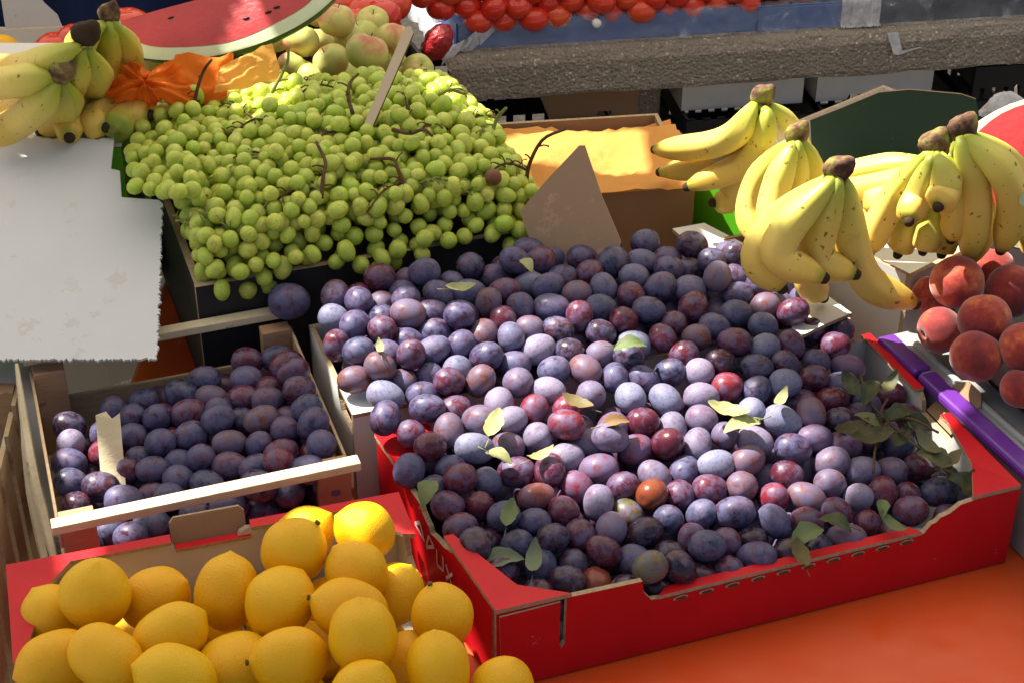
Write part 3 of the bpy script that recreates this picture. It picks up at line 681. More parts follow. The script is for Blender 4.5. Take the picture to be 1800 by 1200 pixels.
# ================================================================= PLUMS
# read off the photograph: x, y, width, height in thirds of a pixel from the tile corner, colour letter
T1 = (600, 400, '''715 235 135 130 D;825 220 95 90 R;905 230 135 110 P;1000 262 170 80 B;950 155 120 90 P;880 145 100 90 D;1030 190 90 90 R;1185 240 145 130 P;1300 250 110 100 R;1425 205 205 190 N;
1570 165 115 100 P;1640 130 100 90 N;1710 140 140 110 P;110 340 125 120 R;290 305 140 110 P;355 270 100 90 R;430 300 120 120 P;515 345 180 150 P;200 320 110 100 R;120 395 120 115 P;215 395 115 115 O;
330 405 145 145 P;30 395 100 100 R;15 460 110 100 B;870 350 190 140 R;1070 320 200 125 P;1250 345 150 150 O;1390 320 130 150 P;1495 355 145 150 R;1545 265 160 110 P;1680 310 190 150 P;1740 210 140 100 P;650 370 110 100 P;
735 410 140 150 O;580 455 170 155 P;470 440 110 100 P;410 495 190 120 O;235 490 140 110 P;90 530 135 140 P;210 565 170 170 R;860 480 140 150 R;1085 440 200 170 P;980 450 120 130 P;1210 470 130 140 R;1360 455 190 150 N;1625 445 185 160 N;
1490 525 120 120 R;1760 480 120 120 R;355 590 150 110 P;520 560 110 100 P;605 540 120 110 P;740 560 180 170 O;885 580 120 130 P;975 570 155 130 O;1155 565 165 130 D;1355 560 140 110 D;1540 585 155 140 B;1680 600 140 170 R;1790 660 120 110 R;
35 620 110 110 R;85 670 155 130 N;455 615 190 120 P;610 635 155 125 P;370 695 160 160 R;265 680 110 100 P;110 755 180 150 O;225 775 150 140 O;495 755 165 160 P;335 810 160 110 O;1010 655 190 160 L;1210 665 120 110 D;1380 660 140 120 O;1520 680 140 110 D;
1295 725 180 175 O;1110 735 170 130 P;640 745 130 130 B;760 705 140 110 P;870 700 120 110 P;1590 765 185 155 P;1440 785 125 130 P;1770 765 130 120 N;720 810 170 190 O;925 815 190 190 L;235 890 210 130 B;430 860 120 100 P;240 985 185 180 P;465 935 200 140 P;
620 925 150 150 R;545 860 110 100 R;840 925 175 175 L;1110 860 180 165 L;1315 880 160 170 L;1515 905 195 185 B;1695 920 175 190 B;1005 980 120 130 X;1185 980 180 145 X;545 1050 170 200 O;705 1030 130 110 O;885 1040 130 110 L;1040 1080 170 170 L;405 1110 130 120 R;
695 1145 220 190 B;905 1130 155 130 O;475 1170 150 120 R;1180 1100 150 120 X;1290 1110 140 110 L;1420 1080 180 180 L;1590 1040 160 130 R;1570 1140 130 120 X;1720 1140 130 130 R;1790 1060 120 150 L;1395 1160 200 150 L;1190 1175 150 120 L''')
T2 = (1200, 400, '''265 190 175 165 D;75 185 120 110 D;135 215 140 120 D;20 150 90 90 D;85 320 180 165 P;215 320 110 130 O;255 285 120 100 P;355 325 110 100 P;300 360 120 100 P;275 440 180 130 N;55 465 130 140 R;180 490 185 130 P;400 390 120 110 O;530 445 185 165 R;395 500 130 120 N;
445 540 165 110 B;430 625 170 150 B;250 610 200 160 R;75 585 120 110 O;575 630 150 190 R;665 545 170 145 P;830 560 150 150 P;800 610 130 110 R;40 680 130 130 N;195 720 200 130 D;405 760 180 140 N;695 710 130 160 P;860 720 220 150 L;520 770 110 110 D;660 840 130 120 R;
240 835 160 130 X;60 800 140 110 L;390 850 150 120 N;535 840 120 100 B;95 910 200 165 L;370 945 160 150 B;840 850 190 140 P;790 935 190 150 R;910 990 160 130 P;650 890 110 100 R;525 1020 215 190 B;690 970 110 110 O;680 1120 205 150 L;610 1160 210 150 P;60 1030 160 140 L;60 1090 150 150 L;
360 1130 210 170 L;210 1080 120 120 L;830 1130 120 110 R;960 1110 150 120 R;1140 1150 180 150 N;800 1030 120 100 D;1120 920 120 100 R;1200 950 110 100 R''')
T3 = (600, 800, '''360 80 130 140 P;520 70 170 150 P;585 180 185 140 R;770 130 175 165 N;950 85 200 155 R;1105 120 120 130 R;400 190 110 110 P;420 240 80 90 G;565 260 180 120 R;555 355 195 130 R;730 275 175 180 R;610 480 160 160 D;740 460 190 180 D;1050 215 220 130 C;1215 150 145 130 X;1340 235 185 200 L;
1185 320 185 190 R;1030 385 190 160 P;890 480 160 150 N;1305 410 150 170 R;1470 180 120 110 R;1545 255 130 120 G;1640 255 110 110 C;1460 385 150 160 L;1560 410 150 170 D;1650 130 190 150 L;1730 340 150 160 N;1060 570 190 210 N;1130 470 120 120 D;1225 535 115 110 D;1380 545 205 180 R;1215 650 210 150 D;
1550 590 230 190 N;1510 760 200 200 D;1660 730 150 120 G;1700 510 170 160 D;840 610 150 110 R;1700 800 120 100 D;1390 670 110 110 C;1770 690 120 150 D;1070 710 110 100 D;1400 50 220 170 L;1750 230 140 160 R;820 340 150 120 N''')
T4 = (1200, 800, '''170 90 250 180 B;560 115 180 150 R;145 180 210 130 R;830 50 160 130 O;960 90 180 130 L;340 180 150 150 O;440 215 185 180 X;100 265 180 170 N;290 345 230 190 P;495 375 170 210 P;650 245 230 180 O;760 150 150 120 O;945 215 170 180 L;1060 210 120 130 R;1100 130 110 110 O;1180 180 130 140 R;
1335 235 210 180 N;1190 320 150 130 R;65 440 140 200 R;215 490 160 150 R;380 470 160 120 D;640 375 120 110 R;820 320 150 120 R;1000 380 160 160 R;1265 440 160 120 B;115 590 210 160 N;375 605 220 180 P;540 590 180 160 D;745 520 160 180 D;890 470 235 190 O;1150 480 190 120 O;265 690 130 110 R;125 720 140 120 D;1390 330 120 130 R;1230 60 150 120 R;1380 120 120 110 D''')
T5 = (0, 400, '''365 1060 150 120 D;370 1140 120 120 L;590 1070 180 160 P;700 1020 110 110 P;840 985 110 100 R;940 910 150 130 N;1080 830 190 170 N;1330 710 110 100 R;1450 705 175 130 N;1575 750 140 130 R;1300 795 180 150 P;1450 835 170 140 R;1570 880 180 150 R;1110 920 130 100 O;1035 985 160 140 R;1150 980 120 120 P;1300 915 170 120 R;
1630 920 150 120 R;1690 965 160 140 N;1440 940 120 100 R;1500 985 120 100 R;1405 1020 210 130 O;1270 1000 160 100 P;1230 1035 120 110 R;845 1040 125 120 P;915 1085 160 110 R;735 1115 150 110 P;1120 1090 160 120 P;1195 1130 185 140 O;1375 1130 170 160 P;1540 1075 155 130 R;1690 1070 130 150 L;1790 1060 120 130 P;1000 1120 120 100 P;
865 1165 120 100 P;750 1175 170 110 P;560 1185 130 110 X;950 1190 180 110 P;1490 1180 120 110 R;1640 1170 170 110 R;1770 1160 120 120 P''')
T6 = (0, 800, '''370 40 120 110 P;395 130 120 100 N;530 180 200 170 D;440 230 130 130 D;640 100 160 140 R;805 115 175 155 P;800 185 140 100 R;690 225 200 110 P;940 120 120 110 P;970 155 150 140 N;1115 150 175 135 N;1080 75 110 110 P;1200 60 190 160 R;1340 90 165 150 P;1480 85 160 110 X;1650 40 190 120 N;860 215 120 100 P;
1240 295 220 120 N;1420 310 150 110 N;1540 240 130 130 N;1690 220 190 160 N;1030 310 180 110 D;700 430 130 120 P;290 500 110 110 N;1400 250 120 100 D''')
COL = dict(P=((.036, .018, .054), .57), R=((.090, .014, .030), .42), D=((.030, .014, .028), .36), N=((.020, .022, .050), .54), B=((.024, .046, .088), .80), O=((.150, .050, .024), .56), L=((.150, .040, .060), .74), X=((.190, .016, .026), .44), C=((.200, .045, .016), .22), G=((.110, .095, .018), .36))
CW_ = dict(P='purple plum', R='wine red plum', D='dark purple plum', N='blue black plum', B='dusty blue plum', O='orange tinged purple plum', L='pale pinkish plum', X='bright red plum', C='orange brown plum', G='unripe yellow green plum')
PF0 = Vector((PB['FL'][0], PB['FL'][1], 0)); cy, sy = math.cos(R(19.5)), math.sin(R(19.5))
def loc_uv(p): d = Vector((p[0], p[1], 0)) - PF0; return d.x * cy + d.y * sy, -d.x * sy + d.y * cy
ZV = np.array([[-.02, .045], [.02, .052], [.06, .064], [.12, .078], [.20, .099], [.26, .117], [.31, .128], [.36, .140], [.42, .146], [.47, .140], [.55, .126]])
def heap_z(p):
    u, v = loc_uv(p); z = np.interp(v, ZV[:, 0], ZV[:, 1])
    if v < .28: z -= .026 * max(0, min(1, (u - .36) / .12))
    return z
def crate_z(p):
    d = Vector((p[0] - CFL[0], p[1] - CFL[1])); v = -d.x * math.sin(R(CY)) + d.y * math.cos(R(CY)); u = d.x * math.cos(R(CY)) + d.y * math.sin(R(CY))
    return .062 + .012 * min(1, max(0, v / CD)) + .022 * max(0, (u - .08) / .16)
def hit(px, py, hz):
    d = ray(px, py); t0 = (.30 - CZ) / d.z; p = None
    for k in range(400):
        p = Vector((0, 0, CZ)) + d * (t0 + k * .002)
        if p.z <= hz(p): break
    return p
def read(tiles, hz):
    out = []
    for ox, oy, s in tiles:
        for e in s.replace('\n', '').split(';'):
            if not e.strip(): continue
            x, y, ww, hh, c = e.split(); x, y, ww, hh = ox + float(x) / 3, oy + float(y) / 3, float(ww) / 3, float(hh) / 3
            p = hit(x, y, hz); m = mpp(p)
            if any((q[0] - p).length < .0135 for q in out): continue
            out.append((p, ww * m, hh * m, c, x, y))
    return out
def build_plums(tiles, hz, walls, fillpts, label_of, heap_label, inside):
    L = read(tiles, hz); P, rr, info = [], [], []; got = [q[0] for q in L]; rx = random.Random(5); add = []
    for k in range(4000):                              # small plums showing in the gaps between the read ones
        ox, oy, _ = tiles[k % len(tiles)]; x, y = ox + rx.uniform(0, 600), oy + rx.uniform(0, 400)
        if not inside(x, y): continue
        p = hit(x, y, lambda q: hz(q) - .004)
        if min((q - p).length for q in got) < .0265: continue
        got.append(p); dd = rx.uniform(.029, .036); add.append((p, dd, dd * rx.uniform(.85, 1.15), rx.choice('PPRDNNPO'), x, y))
    L += add
    for p, ww, hh, c, x, y in L:
        lo, hi = min(ww, hh), max(ww, hh); rs = min(max(lo / 2 * .89, .0134 + random.uniform(0, .0016)), .0212); asp = min(1.32, max(random.uniform(1.04, 1.22), hi / 2 / rs))
        vi = min(range(4), key=lambda i: abs((1.0, 1.12, 1.22, 1.32)[i] - asp))
        if hi / lo < 1.07: axis = SD * -.6 + SR * random.gauss(0, .5) + SU * random.gauss(0, .5)
        elif ww > hh: axis = SR + SU * random.gauss(0, .35) + SD * random.gauss(0, .3)
        else: axis = SU + SR * random.gauss(0, .4) + SD * random.gauss(0, .3)
        if random.random() < .5: axis = -axis
        P.append(p); rr.append(rs * (1 + .4 * ((1.0, 1.12, 1.22, 1.32)[vi] - 1))); info.append((rs, vi, axis, c))
    nvis = len(P); fp = [q for q in fillpts]; allP = [tuple(p) for p in P] + fp; ar = rr + [.0162] * len(fp)
    S = settle(allP, ar, np.array([False] * nvis + [True] * len(fp)), walls)
    for k in range(nvis):
        rs, vi, axis, c = info[k]; o = link('plum', PLUM[vi], None, S[k]); o.scale = (rs,) * 3
        o.rotation_mode = 'QUATERNION'; o.rotation_quaternion = axis_quat(axis, random.uniform(0, 6.28))
        (cr_, cg, cb_), bl = COL[c]; j = random.uniform(.8, 1.25); o.color = (cr_ * j, cg * j, cb_ * j, min(1, max(0, bl + random.gauss(0, .07))))
        lab, grp = label_of(S[k]); tag(o, CW_[c] + ' ' + lab, 'plum', grp)
        if c not in 'BNL' and random.random() < .28:
            st = link('stem', STEM, o, (-.93 * (1.0, 1.12, 1.22, 1.32)[vi] + .10, 0, 0)); st.rotation_euler = (random.uniform(0, 6), 0, math.pi + random.gauss(0, .3))
    V, Fc = [], []
    base = [tuple(vv.co) for vv in PLUM[1].vertices]; bf_ = [tuple(pp.vertices) for pp in PLUM[1].polygons]
    for k in range(nvis, len(allP)):
        q = axis_quat(Vector((random.gauss(0, 1), random.gauss(0, 1), random.gauss(0, .5))), random.uniform(0, 6)); o = len(V)
        V += [q @ (Vector(b_) * .0156) + Vector(S[k]) for b_ in base]; Fc += [tuple(i + o for i in f) for f in bf_]
    if V:
        o = obj('plum_heap', V, Fc, 'plum', None, True); o.color = (.05, .02, .05, .5); tag(o, heap_label, 'plums', kind='stuff')
    return S[:nvis]
def lattice(u0, u1, v0, v1, fr, ztop, sp=.0325):
    out = []; k = 0; z = .026
    while z < .16:
        j = 0; v = v0 + (sp / 2 if k % 2 else 0)
        while v < v1:
            u = u0 + (sp / 2 if (j + k) % 2 else 0)
            while u < u1:
                p = fr(u, v, z)
                if z < ztop(p) - .025: out.append((p.x + random.gauss(0, .002), p.y + random.gauss(0, .002), z))
                u += sp
            v += sp * .87; j += 1
        z += sp * .82; k += 1
    return out
def walls_main(P, r):
    d = P[:, :2] - np.array(PB['FL']); u = d[:, 0] * cy + d[:, 1] * sy; v = -d[:, 0] * sy + d[:, 1] * cy; z = P[:, 2].copy()
    z = np.maximum(z, r + .006)
    red = v < .276; zi = z < .098
    u = np.where(red, np.clip(u, np.where((z > .088) & (v > .18), -.05, .006 + r - .028 * v / .27), .494 - r), u)
    v = np.where(red, np.maximum(v, .006 + r), v); v = np.where(red & (z < .088), np.minimum(v, .264 - r), v)
    wu = (Vector((WB['FL'][0], WB['FL'][1], 0)) - PF0); wu0 = wu.x * cy + wu.y * sy; wv0 = -wu.x * sy + wu.y * cy
    wi = (~red) & (z < .108)
    u = np.where(wi, np.clip(u, wu0 + .006 + r, wu0 + .524 - r), u); v = np.where(wi, np.clip(v, wv0 + .006 + r, wv0 + .169 - r), v)
    v = np.where(~red, np.minimum(v, wv0 + .165), v)
    Q = P.copy(); Q[:, 0] = PB['FL'][0] + u * cy - v * sy; Q[:, 1] = PB['FL'][1] + u * sy + v * cy; Q[:, 2] = z; return Q
def lab_main(p):
    u, v = loc_uv(p); a = 'left' if u < .16 else 'right' if u > .34 else 'centre'
    if v < .276: return f'in the red box, {"front" if v < .085 else "back" if v > .19 else "middle"} {a}', 'plums heaped in the red box'
    return f'in the white box heap, {"front" if v < .37 else "back"} {a}', 'plums heaped in the white box'
def in_poly(x, y, P):
    c = False
    for (x0, y0), (x1, y1) in zip(P, P[1:] + P[:1]):
        if (y0 > y) != (y1 > y) and x < x0 + (x1 - x0) * (y - y0) / (y1 - y0): c = not c
    return c
in_main = lambda x, y: in_poly(x, y, [(555, 540), (700, 500), (900, 455), (1180, 430), (1300, 470), (1480, 600), (1500, 660), (1560, 760), (1700, 880), (1640, 950), (1180, 1065), (900, 990), (740, 850), (650, 730)])
in_crate = lambda x, y: in_poly(x, y, [(110, 760), (300, 680), (480, 630), (545, 640), (640, 790), (650, 860), (180, 930), (110, 850)])
fill = lattice(.026, .476, .026, .25, pf, heap_z) + lattice(.026, .50, .026, .165, wf, heap_z)
build_plums((T1, T2, T3, T4), heap_z, walls_main, fill, lab_main, 'lower layers of plums under the heaps in the red and white boxes', in_main)
cc, cs = math.cos(R(CY)), math.sin(R(CY))
def walls_crate(P, r):
    d = P[:, :2] - np.array(CFL); u = d[:, 0] * cc + d[:, 1] * cs; v = -d[:, 0] * cs + d[:, 1] * cc; z = np.maximum(P[:, 2], r + .007)
    u = np.clip(u, .004 + r, CW - .004 - r); v = np.clip(v, .005 + r, CD - .005 - r)
    Q = P.copy(); Q[:, 0] = CFL[0] + u * cc - v * cs; Q[:, 1] = CFL[1] + u * cs + v * cc; Q[:, 2] = z; return Q
def lab_crate(p):
    d = Vector((p[0] - CFL[0], p[1] - CFL[1])); v = -d.x * cs + d.y * cc; u = d.x * cc + d.y * cs
    return f'in the wooden crate, {"front" if v < .09 else "back" if v > .18 else "middle"} {"left" if u < .09 else "right" if u > .17 else "centre"}', 'plums in the wooden crate'
build_plums((T5, T6), crate_z, walls_crate, lattice(.024, CW - .02, .024, CD - .02, cf, crate_z), lab_crate, 'lower layer of plums inside the wooden crate', in_crate)
for px, py, z, c, lab in ((508, 530, .128, 'P', 'purple plum sitting alone at the back left edge of the white box'),):
    o = link('plum', PLUM[1], None, at(px, py, z)); o.scale = (.0195,) * 3; o.color = (*COL[c][0], COL[c][1]); tag(o, lab, 'plum')

# ---------------------------------------------------------------- plum leaves
def leaf_mesh(L=1.0, wd=.42, curl=.25, fold=.25, seed=0):
    r = random.Random(seed); V = []; Fc = []; n = 9
    for i in range(n + 1):
        t = i / n; h = wd * math.sin(math.pi * min(1, t * .96 + .02)) ** .8; zc = curl * (t - .5) ** 2 * 2
        for s in (-1, -.5, 0, .5, 1):
            V.append(Vector((t * L, s * h * .5 * (1 + r.uniform(-.12, .12) * (abs(s) == 1)), zc + fold * abs(s) * h * .6 + r.uniform(-.02, .02))))
    for i in range(n):
        for j in range(4): a = i * 5 + j; Fc.append((a, a + 1, a + 6, a + 5))
    o = len(V); sv_, sf_ = tube_vf([Vector((-.28, 0, .02)), Vector((-.1, 0, 0)), Vector((.1, 0, .0))], [.018, .014, .010], 5)
    return meshdata('plum_leaf', V + sv_, Fc + [tuple(i + o for i in f) for f in sf_], ('leaf',), None, True)
LEAF = [leaf_mesh(curl=c, fold=f, wd=ww, seed=i) for i, (c, f, ww) in enumerate(((.3, .25, .46), (-.25, .5, .5), (.5, .1, .38), (-.4, .3, .55)))]
def heap_top(px, py, up): p = hit(px, py, lambda q: heap_z(q) + up + .009); return p
GRN = (.11, .15, .055); PALE = (.32, .33, .14); DRK = (.030, .042, .018); GRY = (.13, .17, .10)
lv = [(868, 748, .030, 75, PALE, .017, 'pale yellow green leaf beside the blue plum near the left rim'), (876, 800, .022, -30, PALE, .017, 'small pale leaf tucked under the pale leaf near the left rim'), (668, 612, .016, 100, PALE, .018, 'small pale leaf at the left side of the white box heap'),
      (1108, 603, .026, 10, GRN, .022, 'green leaf lying flat on a shaded blue plum in the white box'), (895, 905, .026, 80, GRN, .016, 'torn green leaf between plums in the left of the red box'), (880, 985, .034, 20, GRY, .004, 'grey green leaf curling over the front left rim'),
      (938, 985, .030, 85, GRY, .008, 'ragged grey green leaf hanging at the front left corner of the red box'), (752, 858, .026, 75, GRN, .016, 'olive leaf by the left rim of the red box'), (1280, 722, .032, 160, PALE, .022, 'large pale leaf on the sunlit plums'),
      (1305, 745, .030, 200, PALE, .022, 'second pale leaf folded under the large pale leaf on the sunlit plums'), (1372, 702, .022, 60, PALE, .018, 'pale leaf behind the large blue plum'), (1420, 935, .030, 35, GRN, .020, 'green leaf pointing up right near the front rim'),
      (1408, 975, .026, 100, (.10, .075, .02), .016, 'brown olive leaf by the front rim below the green leaf'), (1552, 890, .018, 80, GRN, .020, 'small green leaf at the right of the red box'), (1570, 922, .024, 130, GRN, .016, 'green leaf under the small leaf at the right of the red box'),
      (1470, 915, .024, 150, (.045, .06, .02), .016, 'dark leaf between plums near the right front'), (1015, 708, .026, 150, (.14, .11, .04), .018, 'brownish leaf among the red plums in the middle'), (1080, 742, .024, 20, (.22, .12, .05), .018, 'dry brown leaf among the pale plums in the middle'),
      (950, 800, .022, 30, PALE, .016, 'yellowish leaf scrap in the left centre of the red box'), (925, 462, .018, 120, PALE, .02, 'small yellowish leaf at the foot of the brown sign'), (810, 507, .024, 5, PALE, .018, 'narrow pale leaf at the edge of the grapes')]
for k, (px, py, L, ang, c, up, lab) in enumerate(lv):
    p = heap_top(px, py, up); o = link('plum_leaf', LEAF[k % 4], None, p); L *= 1.25; o.scale = (L, L, L)
    ax = SR * math.cos(R(ang)) + (SU * .55 + SD * .6).normalized() * math.sin(R(ang)); up_ = (SU * .6 - SD * .5).normalized()
    y_ = up_.cross(ax).normalized(); z_ = ax.cross(y_).normalized(); o.rotation_euler = Matrix((ax, y_, z_)).transposed().to_euler(); o.location = p - ax * L * .5
    o.color = (*c, 1); tag(o, lab, 'leaf')
# leafy twig against the right wall of the red box
tw = empty('leafy_twig', at(1560, 740, .08), 'withered leafy plum twig lying along the right wall of the red box', 'twig')
stems = [[(1512, 660, .112), (1530, 705, .105), (1560, 740, .092), (1620, 790, .082), (1690, 850, .070)], [(1560, 740, .092), (1600, 735, .098), (1650, 760, .094)], [(1560, 740, .092), (1540, 780, .085), (1535, 830, .078)], [(1560, 700, .104), (1548, 725, .098), (1560, 740, .092)]]
for s in stems: v, f = tube_vf(spline([at(*q) for q in s], 12), .0013, 5); obj('stem', v, f, 'stem_brown', tw, True)
for k, (px, py, z, ang, L, c) in enumerate(((1500, 680, .108, 110, .030, DRK), (1528, 690, .110, 60, .032, DRK), (1560, 680, .108, 55, .030, (.05, .065, .025)), (1575, 725, .098, 20, .030, DRK), (1540, 765, .092, 190, .038, (.05, .048, .015)), (1600, 740, .092, -20, .034, DRK), (1625, 775, .090, -60, .034, (.10, .10, .05)), (1640, 800, .086, -40, .036, (.09, .095, .04)),
                                            (1665, 815, .080, 40, .030, (.13, .10, .045)), (1690, 845, .074, -30, .032, DRK), (1700, 860, .078, 70, .030, DRK), (1545, 740, .09, 250, .026, DRK), (1585, 765, .084, 230, .028, (.06, .065, .025)), (1530, 740, .094, 140, .026, (.12, .12, .05)), (1500, 750, .088, 200, .034, (.06, .05, .02)))):
    p = at(px, py, z); me = LEAF[k % 4]; o = link('leaf', me, tw); ax = SR * math.cos(R(ang)) + (SU * .6 + SD * .5).normalized() * math.sin(R(ang)); up_ = (SU * .5 - SD * .7 + SR * random.uniform(-.5, .5)).normalized(); y_ = up_.cross(ax).normalized(); z_ = ax.cross(y_).normalized()
    o.rotation_euler = Matrix((ax, y_, z_)).transposed().to_euler(); L *= 1.08; o.scale = (L,) * 3; o.location = p - ax * L * .4 - tw.location; o.color = (*c, 1)

# ================================================================= LEMONS
lem = [  # x, y, width px, height px, z, axis angle in picture (deg, tip direction), toward camera amount, label
 (160, 1048, 128, 126, .122, 80, .55, 'rounded lemon with its tip up near the back left of the lemon box'), (100, 1078, 105, 110, .098, 120, .3, 'lemon half hidden behind the leftmost upright lemon'), (272, 1052, 125, 112, .100, 30, .2, 'lemon against the back wall right of the rounded upright lemon'),
 (298, 1118, 142, 112, .118, 215, .2, 'large lemon pointing down left in the middle of the left half'), (400, 1040, 118, 132, .110, 85, .1, 'upright lemon with dark tip below the brown handle flap'), (66, 1172, 120, 92, .112, 200, .2, 'lemon at the lower left corner of the picture'),
 (163, 1158, 126, 96, .120, -30, .3, 'lemon with a green stem end in the front left row'), (308, 1190, 132, 92, .126, 160, .3, 'bumpy lemon cut by the bottom edge left of centre'), (412, 1168, 105, 86, .100, 200, .3, 'shaded lemon low between two large front lemons'),
 (494, 1052, 126, 124, .122, 235, .35, 'pale lemon with its stem end facing down left in the centre'), (516, 972, 124, 116, .130, 50, .2, 'lemon with a stem button at upper right near the back wall'), (524, 926, 116, 90, .100, 40, .1, 'sunlit lemon mostly hidden behind the back wall lemon'),
 (510, 1158, 130, 120, .122, 180, .4, 'large lemon with a stem end on its left in the front centre'), (640, 936, 112, 104, .125, 150, .3, 'brightly sunlit lemon in the back right corner of its box'), (636, 1012, 118, 112, .118, 130, .3, 'lemon just in front of the brightly sunlit lemon'),
 (616, 1066, 132, 104, .126, 160, .3, 'lemon with a dark stem end on its left in the right centre'), (738, 1030, 96, 106, .090, 60, .2, 'lemon against the right wall of the lemon box'), (638, 1130, 136, 124, .138, 95, .3, 'large lemon with its tip up in the front right'),
 (765, 1098, 116, 112, .112, 110, .35, 'lemon with a brown stem button on top by the right wall'), (770, 1178, 130, 96, .125, 95, .3, 'lemon cut by the bottom edge right of the large tip up lemon'), (728, 1150, 100, 90, .092, 60, .2, 'lemon peeking out behind the bottom right lemon'),
 (636, 1215, 110, 90, .125, 60, .3, 'lemon showing only its top at the bottom edge'), (884, 1212, 96, 90, .105, 70, .3, 'rightmost lemon at the bottom edge beside the red plum box')]
lP = [at(x, y, z) for x, y, _, _, z, *_ in lem]; lr = []
for e, p in zip(lem, lP): lr.append(min(max(min(e[2], e[3]) / 2 * mpp(p), .025), .030))
under = [tuple(lf(.045 + .055 * i + (.02 if j % 2 else 0), .04 + .055 * j, .036)) for j in range(5) for i in range(5)]
lw, lyc, lys = np.array(LBF), math.cos(R(yl)), math.sin(R(yl))
def walls_lemon(P, r):
    d = P[:, :2] - lw; u = d[:, 0] * lyc + d[:, 1] * lys; v = -d[:, 0] * lys + d[:, 1] * lyc; z = np.maximum(P[:, 2], r + .008); inn = (z < .125)
    v = np.where(inn, np.minimum(v, D3 - .007 - r), v); u = np.where(z < .09, np.minimum(u, W3 - .007 - r), u); u = np.maximum(u, .007 + r)
    Q = P.copy(); Q[:, 0] = lw[0] + u * lyc - v * lys; Q[:, 1] = lw[1] + u * lys + v * lyc; Q[:, 2] = z; return Q
S = settle([tuple(p) for p in lP] + under, lr + [.026] * len(under), np.array([False] * len(lP) + [True] * len(under)), walls_lemon, 80, .08)
for k, q in enumerate(S):
    o = link('lemon', None, None) if False else None
    if k < len(lem):
        x, y, ww, hh, z, ang, tc, lab = lem[k]; asp = max(ww, hh) / min(ww, hh); vi = 0 if asp < 1.08 else 1 if asp < 1.2 else 2; rr_ = lr[k]
        axis = SR * math.cos(R(ang)) + SU * math.sin(R(ang)) - SD * tc
    else:
        if lf(0, 0).y + .02 > q[1]: continue
        vi = k % 3; rr_ = .0265; axis = Vector((random.gauss(0, 1), random.gauss(0, 1), random.gauss(0, .4))); lab = 'buried lemon under the others, ' + ['front', 'second', 'third', 'fourth', 'back'][(k - len(lem)) // 5] + ' row'
    o = link('lemon', LEM[vi], None, q); o.scale = (rr_,) * 3; o.rotation_mode = 'QUATERNION'; o.rotation_quaternion = axis_quat(axis, random.uniform(0, 6)); tag(o, lab, 'lemon', 'lemons in the red lemon box')
    if k in (6, 9, 10, 12, 15, 18):
        end = (1.05, 1.16, 1.26)[vi]
        st = link('stem_button', LSTEM, o, (end + .15, 0, 0))

# ================================================================= BANANAS
def banana(parent, pts, r=.0165, stem=.40, tipcol=True, sticker=None, ps=None):
    n = 22; ps = ps or spline(pts, n); L = sum((ps[i + 1] - ps[i]).length for i in range(n - 1)); rad = []
    for i in range(n):
        t = i / (n - 1)
        s = .40 + .60 * min(1, max(0, (t - stem * .45) / (stem * .75))) ** 1.0 if t < stem * 1.2 else 1.0
        if t < stem * 1.2:
            k = min(1, max(0, (t - stem * .35) / (stem * .85))); k = k * k * (3 - 2 * k); s = .36 + .64 * k
        if t > .80: k = (t - .80) / .20; s *= 1 - .62 * k ** 2.2
        rad.append(r * s)
    sect = 2 * math.pi / 5; shp = lambda a: .45 + .55 * math.cos(sect / 2) / math.cos((a % sect) - sect / 2) * 1.10
    v, f = tube_vf(ps, rad, 20, shp); o = obj('banana', v, f, 'banana', parent, True)
    at_ = o.data.attributes.new('ripe', 'FLOAT', 'POINT'); at_.data.foreach_set('value', [i // 20 / (n - 1) for i in range(n * 20)])
    d = (ps[-1] - ps[-2]).normalized(); e = ps[-1]
    v, f = tube_vf([e - d * .004, e + d * .002, e + d * .0055, e + d * .0065], [rad[-1] * 1.04, rad[-1] * .95, rad[-1] * .7, rad[-1] * .35], 9); obj('tip', v, f, 'banana_tip', o, True)
    if sticker is not None:
        i = int(sticker * (n - 1)); c = ps[i]; T = (ps[i + 1] - ps[i - 1]).normalized(); N = (-SD - T * (-SD).dot(T)).normalized(); N = (N + SU * .25).normalized(); N = (N - T * N.dot(T)).normalized(); B = T.cross(N)
        vv = [c + N * (rad[i] * 1.03)]; kk = 14
        for q in range(kk):
            a = 6.283 * q / kk; x_, y_ = math.cos(a) * .0085, math.sin(a) * .0062; th = y_ / rad[i]; vv.append(c + T * x_ + (N * math.cos(th) + B * math.sin(th)) * rad[i] * 1.055)
        vv[0] = c + N * rad[i] * 1.06
        obj('sticker', vv, [(0, 1 + q, 1 + (q + 1) % kk) for q in range(kk)], 'sticker', o, True)
    return o
def crown(parent, c, d, r=.016, mat='banana_crown', L=.028, side=None):
    r *= .88
    """the cut pad that joins the necks: a flattened, uneven block wider than tall"""
    c = Vector(c); d = Vector(d).normalized(); rg = random.Random(int(c.x * 1e4)); x = (SR - d * SR.dot(d)).normalized(); y = d.cross(x)
    V, Fc = [], []; lv_ = [(-.45, .62, .55), (-.15, .92, .80), (.15, 1.02, .85), (.42, .95, .74), (.58, .80, .60), (.62, .45, .35)]; N = 14
    for h, a, b_ in lv_:
        for k in range(N):
            q = 6.2832 * k / N; w_ = 1 + rg.uniform(-.07, .07); V.append(c + d * (h * L * .8 + (.0035 * math.cos(q) if h > .3 else 0)) + (x * math.copysign(abs(math.cos(q)) ** .75, math.cos(q)) * r * a * 1.12 + y * math.sin(q) * r * b_ * .78) * w_)
    for i in range(len(lv_) - 1):
        for k in range(N): A = i * N + k; B = i * N + (k + 1) % N; Fc.append((A, B, B + N, A + N))
    Fc += [tuple(range(N - 1, -1, -1)), tuple(range((len(lv_) - 1) * N, len(lv_) * N))]
    obj('crown', V, Fc, mat, parent, True)
